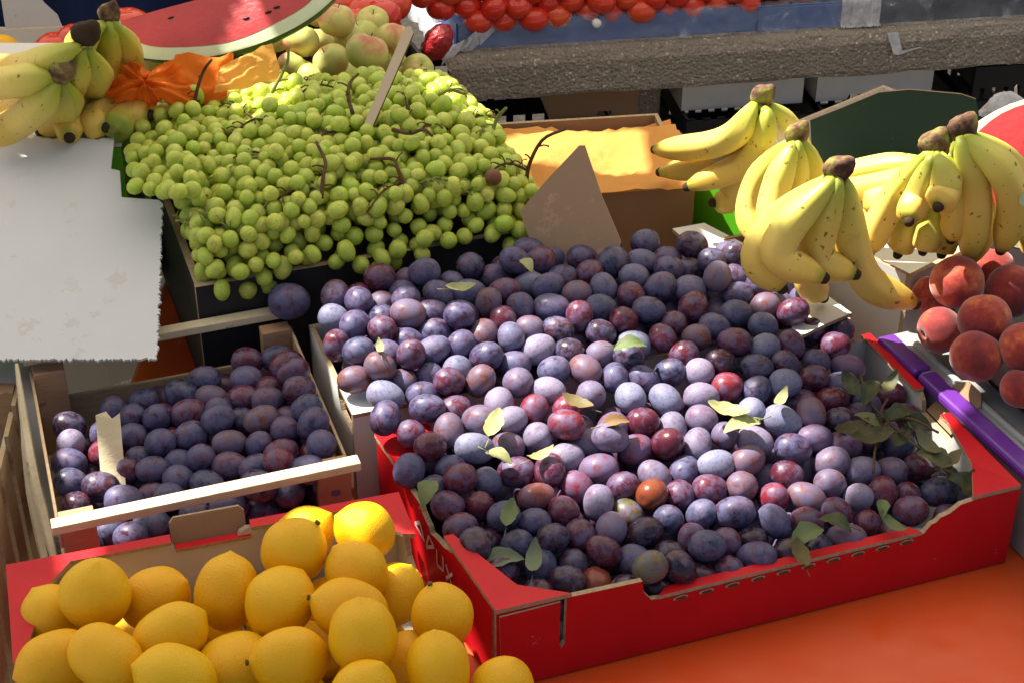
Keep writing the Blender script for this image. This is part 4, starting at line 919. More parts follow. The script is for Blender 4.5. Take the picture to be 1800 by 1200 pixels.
def bunch(label, cpx, bananas, cd=(0, 0, 1), r=.0175, cr_=.0125, stickers={}, cmat='banana_crown', group='banana bunches', L=.028):
    c = at(*cpx); base = min((at(*q).z for b_ in bananas for q in b_)); e = empty('banana_bunch', (c.x, c.y, base - .018), label, 'bananas', group)
    C_ = [np.array([tuple(q) for q in spline([c + (at(*b_[0]) - c) * .55] + [at(*q) for q in b_], 22)]) for b_ in bananas]; RR = [r * random.uniform(.88, .97) for _ in bananas]
    wt = np.clip((np.linspace(0, 1, 22) - .10) / .35, 0, 1)[:, None]; sd = np.array(SD)
    for it in range(14):
        for i in range(len(C_)):
            for j in range(i + 1, len(C_)):
                d = np.linalg.norm(C_[i][9:, None] - C_[j][None, 9:], axis=-1); ov = (RR[i] + RR[j]) * .90 - d.min()
                if ov > 0:
                    di, dj = C_[i][9:] @ sd, C_[j][9:] @ sd; m_ = np.unravel_index(d.argmin(), d.shape); s_ = 1 if di[m_[0]] > dj[m_[1]] else -1
                    C_[i] = C_[i] + wt * sd * (s_ * ov * .22); C_[j] = C_[j] - wt * sd * (s_ * ov * .22)
    for k in range(len(bananas)):
        banana(e, None, RR[k], sticker=stickers.get(k), ps=[Vector(q) for q in C_[k]])
    crown(e, c, cd, cr_, cmat, L)
bunch('banana bunch with three tips pointing left over the brown box', (1338, 172, .285), [[(1318, 195, .272), (1290, 240, .235), (1240, 262, .205), (1150, 268, .175)], [(1330, 200, .270), (1305, 255, .225), (1250, 288, .190), (1165, 300, .165)], [(1345, 205, .268), (1330, 255, .225), (1290, 300, .185), (1206, 332, .160)], [(1360, 195, .268), (1390, 232, .225), (1412, 280, .185), (1425, 330, .165)], [(1340, 230, .245), (1310, 300, .19), (1290, 345, .16), (1262, 352, .158)]], (.3, .1, 1), .0165, stickers={1: .62})
bunch('upright banana bunch standing behind the spotted front bunch', (1400, 240, .270), [[(1375, 262, .255), (1335, 315, .215), (1318, 375, .180), (1335, 430, .160)], [(1388, 265, .258), (1362, 325, .222), (1350, 390, .190), (1375, 440, .165)], [(1402, 265, .260), (1396, 310, .228), (1396, 350, .205), (1405, 400, .18)], [(1416, 262, .258), (1430, 305, .222), (1440, 350, .19), (1450, 400, .17)]], (0, .1, 1), .0165)
bunch('spotted ripe banana bunch in front, overhanging the plums', (1472, 300, .300), [[(1438, 328, .283), (1362, 395, .235), (1334, 455, .198), (1374, 506, .172)], [(1452, 330, .288), (1388, 400, .250), (1372, 452, .222), (1446, 488, .205)], [(1468, 330, .286), (1442, 400, .240), (1438, 455, .205), (1500, 482, .192)], [(1484, 330, .280), (1492, 410, .225), (1522, 492, .168), (1606, 534, .138)], [(1474, 345, .255), (1455, 430, .20), (1425, 490, .155), (1448, 522, .128)]], (.25, -.05, 1), .0185, .0144, stickers={})
bunch('banana bunch lying sideways behind the spotted front bunch', (1648, 262, .222), [[(1620, 285, .215), (1560, 292, .205), (1500, 305, .195), (1455, 320, .185)], [(1620, 306, .205), (1570, 324, .19), (1505, 338, .180), (1450, 345, .172)]], (1, .2, .6), .0165)
bunch('banana bunch with several dark tips facing the viewer', (1642, 255, .295), [[(1622, 285, .282), (1582, 345, .240), (1548, 405, .200), (1536, 442, .180)], [(1634, 288, .284), (1618, 335, .250), (1602, 365, .235), (1597, 388, .228)], [(1648, 288, .284), (1652, 330, .255), (1645, 352, .246), (1638, 366, .242)], [(1658, 285, .282), (1672, 335, .245), (1678, 385, .21), (1668, 420, .185)], [(1610, 370, .205), (1600, 405, .182), (1590, 430, .168), (1584, 444, .160)], [(1640, 380, .205), (1632, 410, .182), (1624, 428, .168), (1620, 440, .160)], [(1668, 395, .19), (1664, 420, .172), (1660, 432, .162), (1658, 444, .155)], [(1580, 345, .215), (1550, 352, .205), (1535, 357, .20), (1520, 360, .195)], [(1590, 365, .20), (1560, 378, .19), (1540, 384, .182), (1525, 392, .175)]], (-.2, .1, 1), .0165, .0156)
bunch('large banana bunch at the right edge above the peaches', (1692, 228, .310), [[(1690, 258, .298), (1708, 315, .262), (1712, 385, .215), (1698, 452, .165)], [(1704, 254, .298), (1752, 310, .268), (1770, 375, .22), (1748, 440, .170)], [(1716, 244, .296), (1776, 285, .265), (1810, 345, .22), (1815, 410, .175)], [(1690, 265, .285), (1730, 350, .235), (1735, 400, .205), (1722, 455, .165)], [(1790, 380, .2), (1808, 410, .18), (1812, 430, .165), (1808, 450, .15)]], (-.15, .1, 1), .0180, .0152, stickers={1: .62})
# left group
bunch('banana bunch with a dark brown crown at the left edge', (150, 62, .355), [[(128, 92, .338), (85, 118, .308), (35, 128, .290), (-30, 125, .285)], [(140, 100, .330), (133, 135, .290), (118, 165, .250), (95, 185, .232)], [(155, 98, .328), (160, 128, .29), (150, 155, .25), (140, 175, .232)], [(120, 105, .325), (70, 140, .285), (20, 150, .265), (-40, 150, .26)]], (.1, .0, 1), .0185, .0156, cmat='banana_tip')
bunch('nearest left banana bunch with a cut green crown', (108, 128, .320), [[(88, 140, .308), (55, 152, .292), (10, 158, .280), (-40, 165, .27)], [(90, 148, .303), (58, 170, .282), (15, 188, .262), (-40, 195, .25)], [(98, 155, .300), (75, 190, .27), (35, 222, .238), (-20, 250, .225)], [(112, 155, .298), (105, 180, .268), (88, 205, .24), (60, 225, .225)]], (.3, 0, 1), .0180, .0135)
bunch('tall banana bunch standing behind the dark crowned one', (192, 28, .345), [[(176, 55, .33), (160, 88, .295), (156, 120, .265), (160, 140, .245)], [(192, 56, .33), (185, 95, .29), (172, 125, .262), (168, 140, .245)], [(206, 54, .33), (216, 88, .292), (208, 120, .262), (195, 138, .245)]], (.0, 0, 1), .0180, .0123)
for lab, pts in (('loose banana pointing down beside the dark crowned bunch', [(222, 134, .232), (205, 142, .232), (160, 168, .228), (125, 212, .226), (122, 242, .224)]), ('loose banana with its tip towards the viewer', [(225, 168, .226), (205, 182, .226), (175, 202, .226), (168, 216, .226), (186, 224, .226)]), ('short rightmost loose banana touching the grapes', [(200, 232, .224), (205, 225, .224), (218, 210, .224), (240, 203, .226), (264, 203, .228)])):
    e = empty('loose_banana', at(*pts[2]) - Vector((0, 0, .018)), lab, 'banana', 'loose bananas'); banana(e, [at(*q) for q in pts], .0175, stem=.2)

# ================================================================= GRAPES
gc, gs_ = math.cos(R(GY)), math.sin(R(GY))
def guv(p): d = Vector((p[0] - GFL[0], p[1] - GFL[1])); return d.x * gc + d.y * gs_, -d.x * gs_ + d.y * gc
def gz(u, v):
    mu = max(0, 1 - ((u - .185) / .25) ** 2); mv = max(0, 1 - ((v - .165) / .215) ** 2)
    z = .146 + .076 * (mu * mv) ** .75
    return z
bc = []
rg = np.random.default_rng(12)
for v in (.03, .10, .17, .24, .31):
    for u in (.02, .105, .19, .275, .345): bc.append((u + rg.normal(0, .012), v + rg.normal(0, .010)))
bc.append((-.045, .235))
rowsn = ['front', 'second', 'middle', 'fourth', 'back']; colsn = ['far left', 'left', 'centre', 'right', 'far right']
glabels = [f'green grape bunch in the {rowsn[i // 5]} row of the heap, {colsn[i % 5]}' for i in range(25)] + ['green grape bunch spilling left over the corner of the green carton']
bunches = []
for k, (u, v) in enumerate(bc):
    z = gz(u, v) if k < 25 else .2; bunches.append(empty('grape_bunch', gf(u, v, z - .03), glabels[k], 'grapes', 'green grape bunches in the black box'))
pts = []
def try_add(p, r, mind=.86):
    for q, r2 in pts:
        d = p - q
        if abs(d.x) < .03 and abs(d.y) < .03 and d.length < (r + r2) * mind: return False
    pts.append((p, r)); return True
tries = 0
for lay, off in ((0, 0), (1, -.014), (2, -.028)):
    for i in range((15000, 9000, 2500)[lay]):
        u, v = rg.uniform(.010, .378), rg.uniform(.008, .335)
        if not (0.0 < u < .36 and 0.0 < v < .335) and lay > 0: continue
        ed = max(-u, u - .36, -v, v - .32, 0)
        if ed and gz(u, v) > .2: continue
        z = gz(u, v) + off + (rg.normal(0, .006) if lay == 0 else 0) - ed * .55 + (.010 if ed == 0 else .006)
        try_add(gf(u, v, z), rg.uniform(.0074, .0099), .74 if lay == 0 else .86)
top_n = len(pts)
# those spilling to the left and over the front edge
for i in range(900):
    px_, py_ = rg.uniform(232, 345), rg.uniform(165, 338)
    if px_ < 232 + 60 * max(0, (250 - py_) / 85): continue
    try_add(at(px_, py_, .216 + rg.uniform(0, .022) * min(1, (px_ - 225) / 80)), rg.uniform(.0078, .0099), .84)
for i in range(700):
    u = rg.uniform(.015, .36); sel_ = .35 + .65 * (math.sin(u * 37 + .4) > -.55)
    if rg.uniform() > sel_: continue
    try_add(gf(u, .012 - rg.uniform(0, .024), .170 - rg.uniform(0, .034) * (.45 + .55 * (math.sin(u * 37 + .4) > -.2))), rg.uniform(.0078, .0099), .88)
gcount = 0
for p, r in pts:
    u, v = guv(p); k = 25 if (u < -.005 and v > .12) else min(range(25), key=lambda i: (bc[i][0] - u) ** 2 + (bc[i][1] - v) ** 2)
    vi = int(rg.integers(0, 3)); o = link('grape', GRAPE[vi], bunches[k], p - bunches[k].location); o.scale = (r,) * 3
    o.rotation_euler = (rg.uniform(0, 6.3), rg.uniform(-.9, .9) + (.8 if rg.uniform() < .5 else 0), rg.uniform(0, 6.3)); gcount += 1
# stems: one twisting stalk with side twigs in every bunch, and the stalks the photograph shows sticking out
for k, (u, v) in enumerate(bc[:25]):
    e = bunches[k]; parts = []; a = rg.uniform(0, 6.3); c = [gf(u + .032 * s * math.cos(a), v + .032 * s * math.sin(a), gz(u + .032 * s * math.cos(a), v + .032 * s * math.sin(a)) + .016 + .013 * (1 - abs(s)) * rg.uniform(.4, 1.3)) for s in (-1, -.4, .2, 1)]
    ps = spline(c, 10); parts.append(tube_vf(ps, [.0017 - .00008 * i for i in range(10)], 5))
    for j in range(10):
        p0 = ps[j]; d = Vector((rg.normal(), rg.normal(), .5)).normalized(); parts.append(tube_vf(spline([p0, p0 + d * .007 + Vector((0, 0, .001)), p0 + d * .014 - Vector((0, 0, .004))], 5), [.0009, .0008, .0007, .0007, .0010], 4))
    v, f = join(parts); obj('stalk', v, f, 'stem_brown' if k % 3 else 'stem_green', e, True)
vis = [([(340, 215, .215), (345, 165, .245), (358, 125, .268), (372, 105, .285)], 'stem_brown', 15), ([(470, 175, .235), (485, 150, .25), (505, 110, .275), (507, 83, .298)], 'stem_green', 21), ([(925, 318, .19), (932, 285, .21), (955, 245, .235), (995, 227, .25)], 'stem_brown', 14), ([(865, 235, .21), (873, 210, .225), (882, 198, .235), (890, 190, .242)], 'stem_green', 24),
       ([(620, 200, .25), (612, 170, .262), (616, 145, .268), (630, 130, .272)], 'stem_brown', 17), ([(395, 300, .215), (420, 278, .228), (445, 268, .232), (472, 280, .222)], 'stem_brown', 11), ([(565, 350, .215), (568, 310, .232), (572, 285, .24), (556, 250, .25)], 'stem_brown', 12), ([(715, 335, .21), (700, 300, .228), (690, 280, .235), (650, 280, .235)], 'stem_brown', 13),
       ([(820, 90 + 75, .24), (800, 160, .245), (790, 158, .248), (770, 168, .242)], 'stem_green', 23), ([(370, 440, .160), (400, 430, .165), (425, 425, .168), (440, 410, .175)], 'stem_brown', 0), ([(330, 205, .218), (312, 190, .225), (322, 178, .230), (350, 178, .236)], 'stem_brown', 20), ([(690, 228, .25), (720, 235, .25), (745, 228, .25), (760, 240, .245)], 'stem_brown', 18)]
for ps, m_, k in vis:
    P = spline([at(*q) for q in ps], 12); parts = [tube_vf(P, [.0024 - .00008 * i for i in range(12)], 6)]
    for j in (2, 4, 6): 
        d = Vector((rg.normal(), rg.normal() * .5, .4)).normalized(); parts.append(tube_vf(spline([P[j], P[j] + d * .008, P[j] + d * .014 + Vector((0, 0, -.003))], 5), [.0012, .001, .0009, .0008, .0012], 4))
    v, f = join(parts); obj('stalk', v, f, m_, bunches[k], True)
o = link('grape', GRAPE[0], bunches[13], at(867, 312, .212) - bunches[13].location); o.scale = (.009,) * 3; o.data = o.data.copy(); o.data.materials[0] = M['grape_brown']; o['label'] = 'spoiled brown grape'

# ================================================================= PEACHES, APPLES, TOMATOES, PEPPERS
pe = [(1682, 496, 100, .162, 130, .6, 'topmost peach with a yellow side and its stem hole showing'), (1776, 512, 100, .150, -20, .5, 'red peach cut by the right edge behind the topmost peach'), (1730, 562, 100, .160, 90, -.3, 'dark orange peach in the middle of the tray'), (1652, 580, 86, .128, 200, .2, 'shaded dark red peach at the left of the tray'),
      (1716, 626, 98, .140, 60, -.2, 'peach at the lower left of the tray'), (1800, 612, 96, .155, 20, .2, 'orange red peach at the right edge of the picture'), (1796, 682, 80, .128, 80, .1, 'lowest peach at the right edge'), (1640, 520, 80, .120, 80, .1, 'peach hidden behind the left end of the tray'), (1745, 470, 80, .130, 80, .1, 'peach at the back under the bananas')]
for x, y, d_, z, ang, tc, lab in pe:
    p = at(x, y, z); o = link('peach', PEACH, None, p); rr_ = d_ / 2 * mpp(p) * .95; o.scale = (rr_,) * 3; axis = -(SR * math.cos(R(ang)) + SU * math.sin(R(ang)) - SD * tc); o.rotation_mode = 'QUATERNION'; o.rotation_quaternion = axis_quat(axis, random.uniform(0, 6)); tag(o, lab, 'peach', 'peaches on the black tray')
# apples stand in their own box behind the grapes
ab, af = carton('apple_box', (-.385, 1.885), 19.5, .33, .20, .10, ('black_carton', 'black_carton', 'black_carton'), 'dark cardboard box of apples behind the grapes')
ap = [(592, 36, 66, .225, 'topmost green apple in the pile'), (528, 72, 66, .205, 'round green apple left of the topmost apple'), (645, 92, 76, .215, 'large blushed apple in the middle of the pile'), (582, 108, 66, .190, 'blushed apple in the front row left of the large one'), (514, 118, 58, .180, 'freckled apple above the grapes, front left'), (548, 138, 58, .172, 'pale sunlit apple touching the grapes'), (655, 38, 58, .190, 'pale green apple with a dark stalk behind'),
      (692, 68, 62, .200, 'green apple right of the pale one with a stalk'), (735, 122, 56, .160, 'apple with a deep stalk hollow at the right end of the pile'), (452, 85, 56, .180, 'green apple under the watermelon'), (560, 76, 56, .175, 'shaded apple behind the front row'), (615, 70, 60, .195, 'apple tucked between the topmost and the large apple'), (690, 110, 50, .160, 'apple beside the wooden strip'), (485, 68, 50, .165, 'shaded apple in the gap below the watermelon'), (640, 60, 56, .18, 'red blushed apple behind the large apple'), (555, 25, 50, .19, 'yellow sunlit apple behind the topmost apple'), (700, 135, 50, .145, 'apple low behind the grapes'), (790, 165, 50, .14, 'reddish apple half hidden behind the sunlit grapes')]
for k, (x, y, d_, z, lab) in enumerate(ap):
    p = at(x, y, z); o = link('apple', APPLE, None, p); rr_ = d_ / 2 * mpp(p); o.scale = (rr_,) * 3; axis = Vector((random.gauss(0, .5), random.gauss(0, .5), -1)) if k != 8 else (SD * .8 - SR * .3 - SU * .2); o.rotation_mode = 'QUATERNION'; o.rotation_quaternion = axis_quat(axis, random.uniform(0, 6)); tag(o, lab, 'apple', 'apples piled behind the grapes')
    st = link('stalk', STEM, o, (-.62, 0, 0)); st.rotation_euler = (random.uniform(0, 6), 0, math.pi); st.scale = (2.2, 1, 1)
# filler apples below
for j in range(3):
    for i in range(5):
        p = af(.04 + i * .06, .035 + j * .06, .085 + .02 * (i % 2)); o = link('apple', APPLE, None, p); o.scale = (.027,) * 3; o.rotation_euler = (random.uniform(0, 6), random.uniform(0, 6), 0); tag(o, 'apple in the lower layer, mostly hidden under the pile', 'apple', 'apples piled behind the grapes')
# tomatoes
rt = random.Random(21); rown = ['front', 'second', 'third', 'fourth', 'rear']
for j in range(5):
    x = 700
    while x < 1330:
        rim = 52 - .066 * (x - 830); y = rim - 18 - 24 * j + rt.uniform(-4, 4); xx = x + (23 if j % 2 else 0) + rt.uniform(-5, 5); x += 47
        if xx < 706 + 1.05 * max(y, -40) or (j == 0 and xx < 800): continue
        p = at(xx, y, SZ + .048 + .024 * j); o = link('tomato', TOM, None, p); o.scale = (rt.uniform(.0235, .0272),) * 3; ax = Vector((rt.gauss(0, .4), rt.gauss(0, .4), -1)); o.rotation_mode = 'QUATERNION'; o.rotation_quaternion = axis_quat(ax, rt.uniform(0, 6))
        tag(o, f'red tomato in the blue tray, {rown[j]} row', 'tomato', 'tomatoes in the blue tray')
for j in range(4):
    for i in range(13):
        p = sf(.07 + i * .048, .10 + j * .055, SZ + .034); o = link('tomato', TOM, None, p); o.scale = (.0262,) * 3; o.rotation_euler = (rt.uniform(-.4, .4), math.pi / 2, 0); tag(o, f'buried tomato low in the blue tray, {rown[j]} row', 'tomato', 'tomatoes in the blue tray')
p = at(768, 76, SZ + .045); o = link('tomato', TOM.copy(), None, p); o.data.materials[0] = M['tomato_squashed']; o.scale = (.026, .024, .036); o.rotation_euler = (.3, .5, .4); tag(o, 'squashed wrinkled dark tomato at the corner of the blue tray', 'tomato')
for vv in o.data.vertices: vv.co *= 1 + rt.uniform(-.10, .06)
# second lot of tomatoes, left of the tray and behind the apples
rb, rf_ = carton('tomato_box', (-.40, 2.27), 12, .20, .20, .10, ('black_carton', 'black_carton', 'black_carton'), 'black box of tomatoes between the apples and the bench')
for k, (x, y) in enumerate(((640, 22), (672, 28), (612, 8), (655, -2), (625, 46), (690, 8))):
    p = at(x, y, .12); o = link('tomato', TOM, None, p); o.scale = (.028,) * 3; o.rotation_euler = (random.uniform(-.4, .4), math.pi / 2, 0); tag(o, ['red tomato behind the topmost apple', 'glossy red tomato beside the film lined corner', 'tomato at the top edge above the topmost apple', 'tomato at the top edge left of the film', 'tomato showing between apples', 'tomato touching the gathered film'][k], 'tomato', 'tomatoes behind the apples')
# pale peppers
def pepper_mesh():
    def g(t): th = math.pi * t; return -math.cos(th) * 1.6 if t < .5 else -math.cos(th) * 1.9, max(math.sin(th), .02) ** .7 * (1 - .25 * t)
    return lathe_mesh('pepper', g, 20, 14, 'pepper', deform=lambda p, a, t: Vector((p.x, p.y * (1 + .10 * math.cos(3 * a)), p.z * (1 + .10 * math.cos(3 * a)))))
PEP = pepper_mesh()
for k in range(26):
    i, j = k % 9, k // 9; p = sf(.60 + i * .062 + rt.uniform(-.01, .01), .075 + j * .06, SZ + .066 + .014 * j); 
    if p.x > 1.3: continue
    o = link('pepper', PEP, None, p); o.scale = (.026, .027, .027); o.rotation_euler = (rt.uniform(0, 6), rt.uniform(-.2, .2), rt.uniform(-.6, .6)); tag(o, f'pale green pepper in the {["front", "second", "back"][j]} row of its tray', 'pepper', 'pale peppers in the dark tray')

# ================================================================= WATERMELONS
def melon_cut(name, label, c, nrm, xdir, a, b_, dep, half=False, ring=.80):
    """melon piece: rind shell below a cut face with semi-axes a, b_; half keeps the side nearest the viewer"""
    c = Vector(c); n = Vector(nrm).normalized(); x = Vector(xdir); x = (x - n * x.dot(n)).normalized(); y = n.cross(x); e = empty(name, c - n * dep * .9, label, 'watermelon'); N = 48; rings = 10
    Q = [math.pi + math.pi * k / N for k in range(N + 1)] if half else [2 * math.pi * k / N for k in range(N + 1)]; K = N + 1
    V, Fc = [], []
    for i in range(rings + 1):
        th = math.pi / 2 * i / rings
        for q in Q: V.append(c + (x * a * math.cos(q) + y * b_ * math.sin(q)) * max(math.cos(th), .01) - n * dep * math.sin(th))
    for i in range(rings):
        for k in range(N): A = i * K + k; Fc.append((A, A + K, A + K + 1, A + 1))
    obj('rind', V, Fc, 'melon_rind', e, True)
    if half:
        col_ = [V[i * K] for i in range(rings + 1)] + [V[i * K + N] for i in range(rings, -1, -1)]
        obj('flesh', col_, [tuple(range(len(col_)))], 'melon_flesh', e)
    def disk(r0, r1, h, mat, nm):
        V, Fc = [], []; rr_ = [r0 + (r1 - r0) * i / 8 for i in range(9)]
        for q_ in rr_:
            for q in Q: w_ = 1 + (.015 * math.sin(q * 7) if 0 < q_ < .99 else 0); V.append(c + (x * a * math.cos(q) + y * b_ * math.sin(q)) * q_ * w_ + n * h * (1 - q_ ** 4))
        for i in range(8):
            for k in range(N): A = i * K + k; Fc.append((A, A + K, A + K + 1, A + 1))
        return obj(nm, V, [f_[::-1] for f_ in Fc], mat, e, True)
    disk(ring, .995, .006, 'melon_rind_pale', 'pale_rind'); disk(.002, ring + .025, .007, 'melon_flesh', 'flesh')
    rr = random.Random(5)
    for k in range(6):
        q = rr.uniform(3.5, 5.9); s = rr.uniform(.3, .65); p = c + (x * a * math.cos(q) + y * b_ * math.sin(q)) * s + n * .0065; v, f = tube_vf([p - x * .004, p - x * .002, p + x * .002, p + x * .004], [.0005, .0016, .0016, .0005], 6); obj('seed', v, f, 'seed', e, True)
    return e
melon_cut('watermelon_half', 'cut watermelon half with red flesh resting over the apples', at(392, -6, .300), (-.12, -.62, .72), (1, .0, .34), .150, .074, .055, True)
melon_cut('watermelon_half', 'cut red watermelon piece at the right edge behind the bananas', at(1890, 300, .20), (.10, -.72, .6), (1, .25, .0), .150, .088, .05, ring=.90)
# pale melon below it
o = link('melon', lathe_mesh('melon', round_prof(1.05, .02), 28, 20, 'melon_skin'), None, at(262, 96, .215)); o.scale = (.036,) * 3; o.rotation_euler = (0, .3, .5); tag(o, 'pale yellow netted melon under the left tip of the watermelon', 'melon')

# ================================================================= SIGNS, PAPERS, CLOTHS
def sheet(name, outline, th, mat, label, cat):
    o = slab_poly(name, outline, th, mat); tag(o, label, cat); return o
# brown cardboard sign: a thick board leaning in the plums
p0 = at(1000, 465, .135); nb = Vector((-.10, -.90, .42)).normalized()
ol = [(962, 478), (1088, 440), (1092, 425), (1060, 350), (1028, 256), (1018, 256), (960, 318), (914, 372), (926, 408)]
sheet('price_sign', [on_plane(x, y, p0, nb) for x, y in ol], .005, ('sign_brown', 'cut_edge'), 'blank brown cardboard sign stuck in the white box plums', 'sign')
p0 = at(640, 225, .245); nb = Vector((-.86, -.36, .30)).normalized()
ol = [(634, 232), (648, 238), (727, 58), (722, 46), (712, 48)]
v0 = [aty(x, y, p0.y + .0 + (232 - y) * .00045) for x, y in ol]
slab_o = slab_poly('cardboard_strip', v0[::-1] if (v0[1] - v0[0]).cross(v0[2] - v0[0]).dot(SD) > 0 else v0, .006, ('strip_card', 'stem_brown')); tag(slab_o, 'narrow cardboard strip stuck upright in the grapes', 'sign')
# blank grey sign leaning on the left banana carton
def sp_(s, h):            # s metres to the right of the left end, h up the board
    lo, hi = Vector((-.83, 1.335, .121)), Vector((-.83, 1.632, .214)); L = (hi - lo).length; return lo + (hi - lo) * (h / L) + Vector((s, 0, 0))
SL = (Vector((0, 1.335, .121)) - Vector((0, 1.632, .214))).length
def ragged(pts, amp, step):
    out = []; r = random.Random(8)
    for (a, b_), (c, d) in zip(pts[:-1], pts[1:]):
        L = math.hypot(c - a, d - b_); n = max(1, int(L / step))
        for i in range(n): g_ = max(-2.2, min(2.2, r.gauss(0, 1))) * amp; out.append((a + (c - a) * i / n - (d - b_) / L * g_, b_ + (d - b_) * i / n + (c - a) / L * g_))
    return out
brd = [(0, .0)] + ragged([(.02, .0), (.486, .002)], .0011, .0014) + ragged([(.486, .004), (.462, .215)], .0011, .0014) + [(.458, .218), (.418, .222), (.410, .262), (.400, .265), (.396, SL + .002)] + ragged([(.382, SL + .002), (.0, SL + .002)], .0015, .004)
tag(slab_poly('blank_sign', [sp_(s, h) for s, h in brd], .003, 'blank_sign_paper'), 'large blank grey sign with frayed edges leaning at the left', 'sign')
# dark hanging cloth and stained sheet at the upper left
V, Fc = [], []; nx, nz = 70, 14
for i in range(nx + 1):
    for j in range(nz + 1):
        x = -1.30 + 1.02 * i / nx; z = -.62 + 1.05 * j / nz; V.append((x, 2.62 + .035 * math.sin(x * 21) + .018 * math.sin(x * 47 + 1) + .02 * math.sin(z * 3), z))
for i in range(nx):
    for j in range(nz): a = i * (nz + 1) + j; Fc.append((a, a + nz + 1, a + nz + 2, a + 1))
tag(obj('hanging_cloth', V, Fc, 'navy_cloth', smooth=True), 'dark navy cloth hanging in folds behind the left bananas', 'cloth')
rk = empty('cloth_rack', (-.79, 2.62, -.8), 'steel rack carrying the navy cloth', 'rack')
for x in (-1.33, -.255): v, f = tube_vf([Vector((x, 2.62, -.8)), Vector((x, 2.62, .45))], .012, 10); obj('post', v, f, 'steel', rk, True)
v, f = tube_vf([Vector((-1.33, 2.62, .44)), Vector((-.255, 2.62, .44))], .01, 10); obj('rail', v, f, 'steel', rk, True)
o = [(16, 78), (60, 70), (112, 55), (100, 25), (78, 5), (52, -30), (-10, -40), (2, 0), (8, 40)]
tag(slab_poly('stained_sheet', [aty(x, y, 2.275 + (78 - y) * .0006) for x, y in o], .004, ('stained_sheet', 'white_paint')), 'pale grey stained board standing behind the red carton at the left', 'board')
# things in the red carton
for k, (x, y, z, rr_, c) in enumerate(((225, 55, .16, .036, 'tomato'), (100, 92, .11, .032, 'tomato'), (135, 75, .12, .03, 'tomato'))):
    o = link('tomato', TOM, None, at(x, y, z)); o.scale = (rr_,) * 3; o.rotation_euler = (0, math.pi / 2, 0); tag(o, ['large red tomato between the tall bananas and the watermelon', 'red tomato in the red carton behind the left bananas', 'red tomato beside the dark banana crown'][k], 'tomato')
o = link('orange', lathe_mesh('orange', round_prof(.96, .05), 24, 16, 'lemon'), None, at(2, 100, .12)); o.scale = (.030,) * 3; tag(o, 'orange fruit at the left edge behind the bananas', 'orange')
# orange paper: crumpled bag and pale wrapper above the grapes
def paper(name, pxs, mat, label, nu, nv, amp, seed, wob=.01):
    """bilinear patch through four picture corners, each with its own height, crumpled"""
    A, B, C_, D_ = [at(*q) for q in pxs]; r = random.Random(seed); V, Fc = [], []
    ph = [r.uniform(0, 6) for _ in range(6)]
    for j in range(nv + 1):
        for i in range(nu + 1):
            s, t_ = i / nu, j / nv; p = A * (1 - s) * (1 - t_) + B * s * (1 - t_) + C_ * s * t_ + D_ * (1 - s) * t_
            wv = wob * (math.sin(s * 9 + ph[0] + 3 * math.sin(t_ * 5 + ph[3])) + .7 * math.sin(t_ * 11 + ph[1] + 2 * math.sin(s * 7 + ph[4])) + .5 * math.sin((s + t_) * 17 + ph[2]))
            V.append(p + Vector((r.gauss(0, amp * .5), r.gauss(0, amp * .6) - wv * .5, wv + r.gauss(0, amp))))
    for j in range(nv):
        for i in range(nu): a = j * (nu + 1) + i; Fc += [(a, a + 1, a + nu + 2), (a, a + nu + 2, a + nu + 1)]
    o = obj(name, V, Fc, mat, None, True); return tag(o, label, 'paper')
V, Fc = [], []; c0 = at(262, 150, .258); r_ = random.Random(3); N, K = 120, 12; ph = [r_.uniform(0, 6) for _ in range(5)]
for i in range(K + 1):
    t_ = i / K
    for k in range(N):
        q = 6.2832 * k / N; rad_ = t_ * (.030 + .010 * math.sin(q * 2 + ph[0]) + .006 * math.sin(q * 5 + ph[1]) + .0015 * math.sin(q * 23))
        pl_ = t_ * (.0058 * math.sin(q * 13 + ph[2] + 1.5 * math.sin(q * 2)) + .0035 * math.sin(q * 22 + ph[3])) + .016 * math.sin(t_ * 5.5 + math.sin(q * 3) * .9) * (1 - .4 * t_)
        V.append(c0 + SR * (rad_ * 1.15 * math.cos(q)) + SU * (rad_ * 1.05 * math.sin(q)) - SD * pl_ - SD * .012 * (1 - t_))
for i in range(K):
    for k in range(N): A = i * N + k; B = i * N + (k + 1) % N; Fc.append((A, B, B + N, A + N))
tag(obj('crumpled_paper', V, Fc, 'orange_tissue', None, True), 'crumpled bright orange tissue bag beside the loose bananas', 'paper')
paper('tissue_paper', [(290, 192, .218), (396, 172, .228), (412, 100, .262), (308, 96, .266)], 'orange_tissue', 'orange tissue sheet spread between the crumpled bag and the wrapper', 20, 20, .0003, 11, .003)
paper('tissue_paper', [(376, 165, .238), (498, 140, .246), (478, 76, .286), (388, 116, .264)], 'pale_tissue', 'pale orange wrapper with a peaked corner above the grapes', 20, 20, .0003, 6, .0018)
# white paper cone and clear bag scraps at the right edge
sheet('paper_scrap', [aty(x, y, 2.02) for x, y in ((1780, 212), (1790, 212), (1788, 150), (1784, 155))], .002, 'white_paint', 'upright white paper scrap above the right watermelon', 'paper')
V, Fc = [], []; n = 24
c0 = at(1765, 205, .15)
for i in range(7):
    for k in range(n):
        a = 6.283 * k / n; th = math.pi / 2 * i / 6; rr_ = .028 * math.cos(th) * (1 + .22 * math.sin(3 * a + i) + .1 * math.sin(7 * a)) + .0005; V.append(c0 + Vector((rr_ * math.cos(a), rr_ * .6 * math.sin(a), .032 * math.sin(th))))
for i in range(6):
    for k in range(n): A = i * n + k; B = i * n + (k + 1) % n; Fc.append((A, B, B + n, A + n))
tag(obj('plastic_bag', V, Fc, 'film_milky', smooth=True), 'milky plastic bag bunched beside the white paper scrap', 'bag')

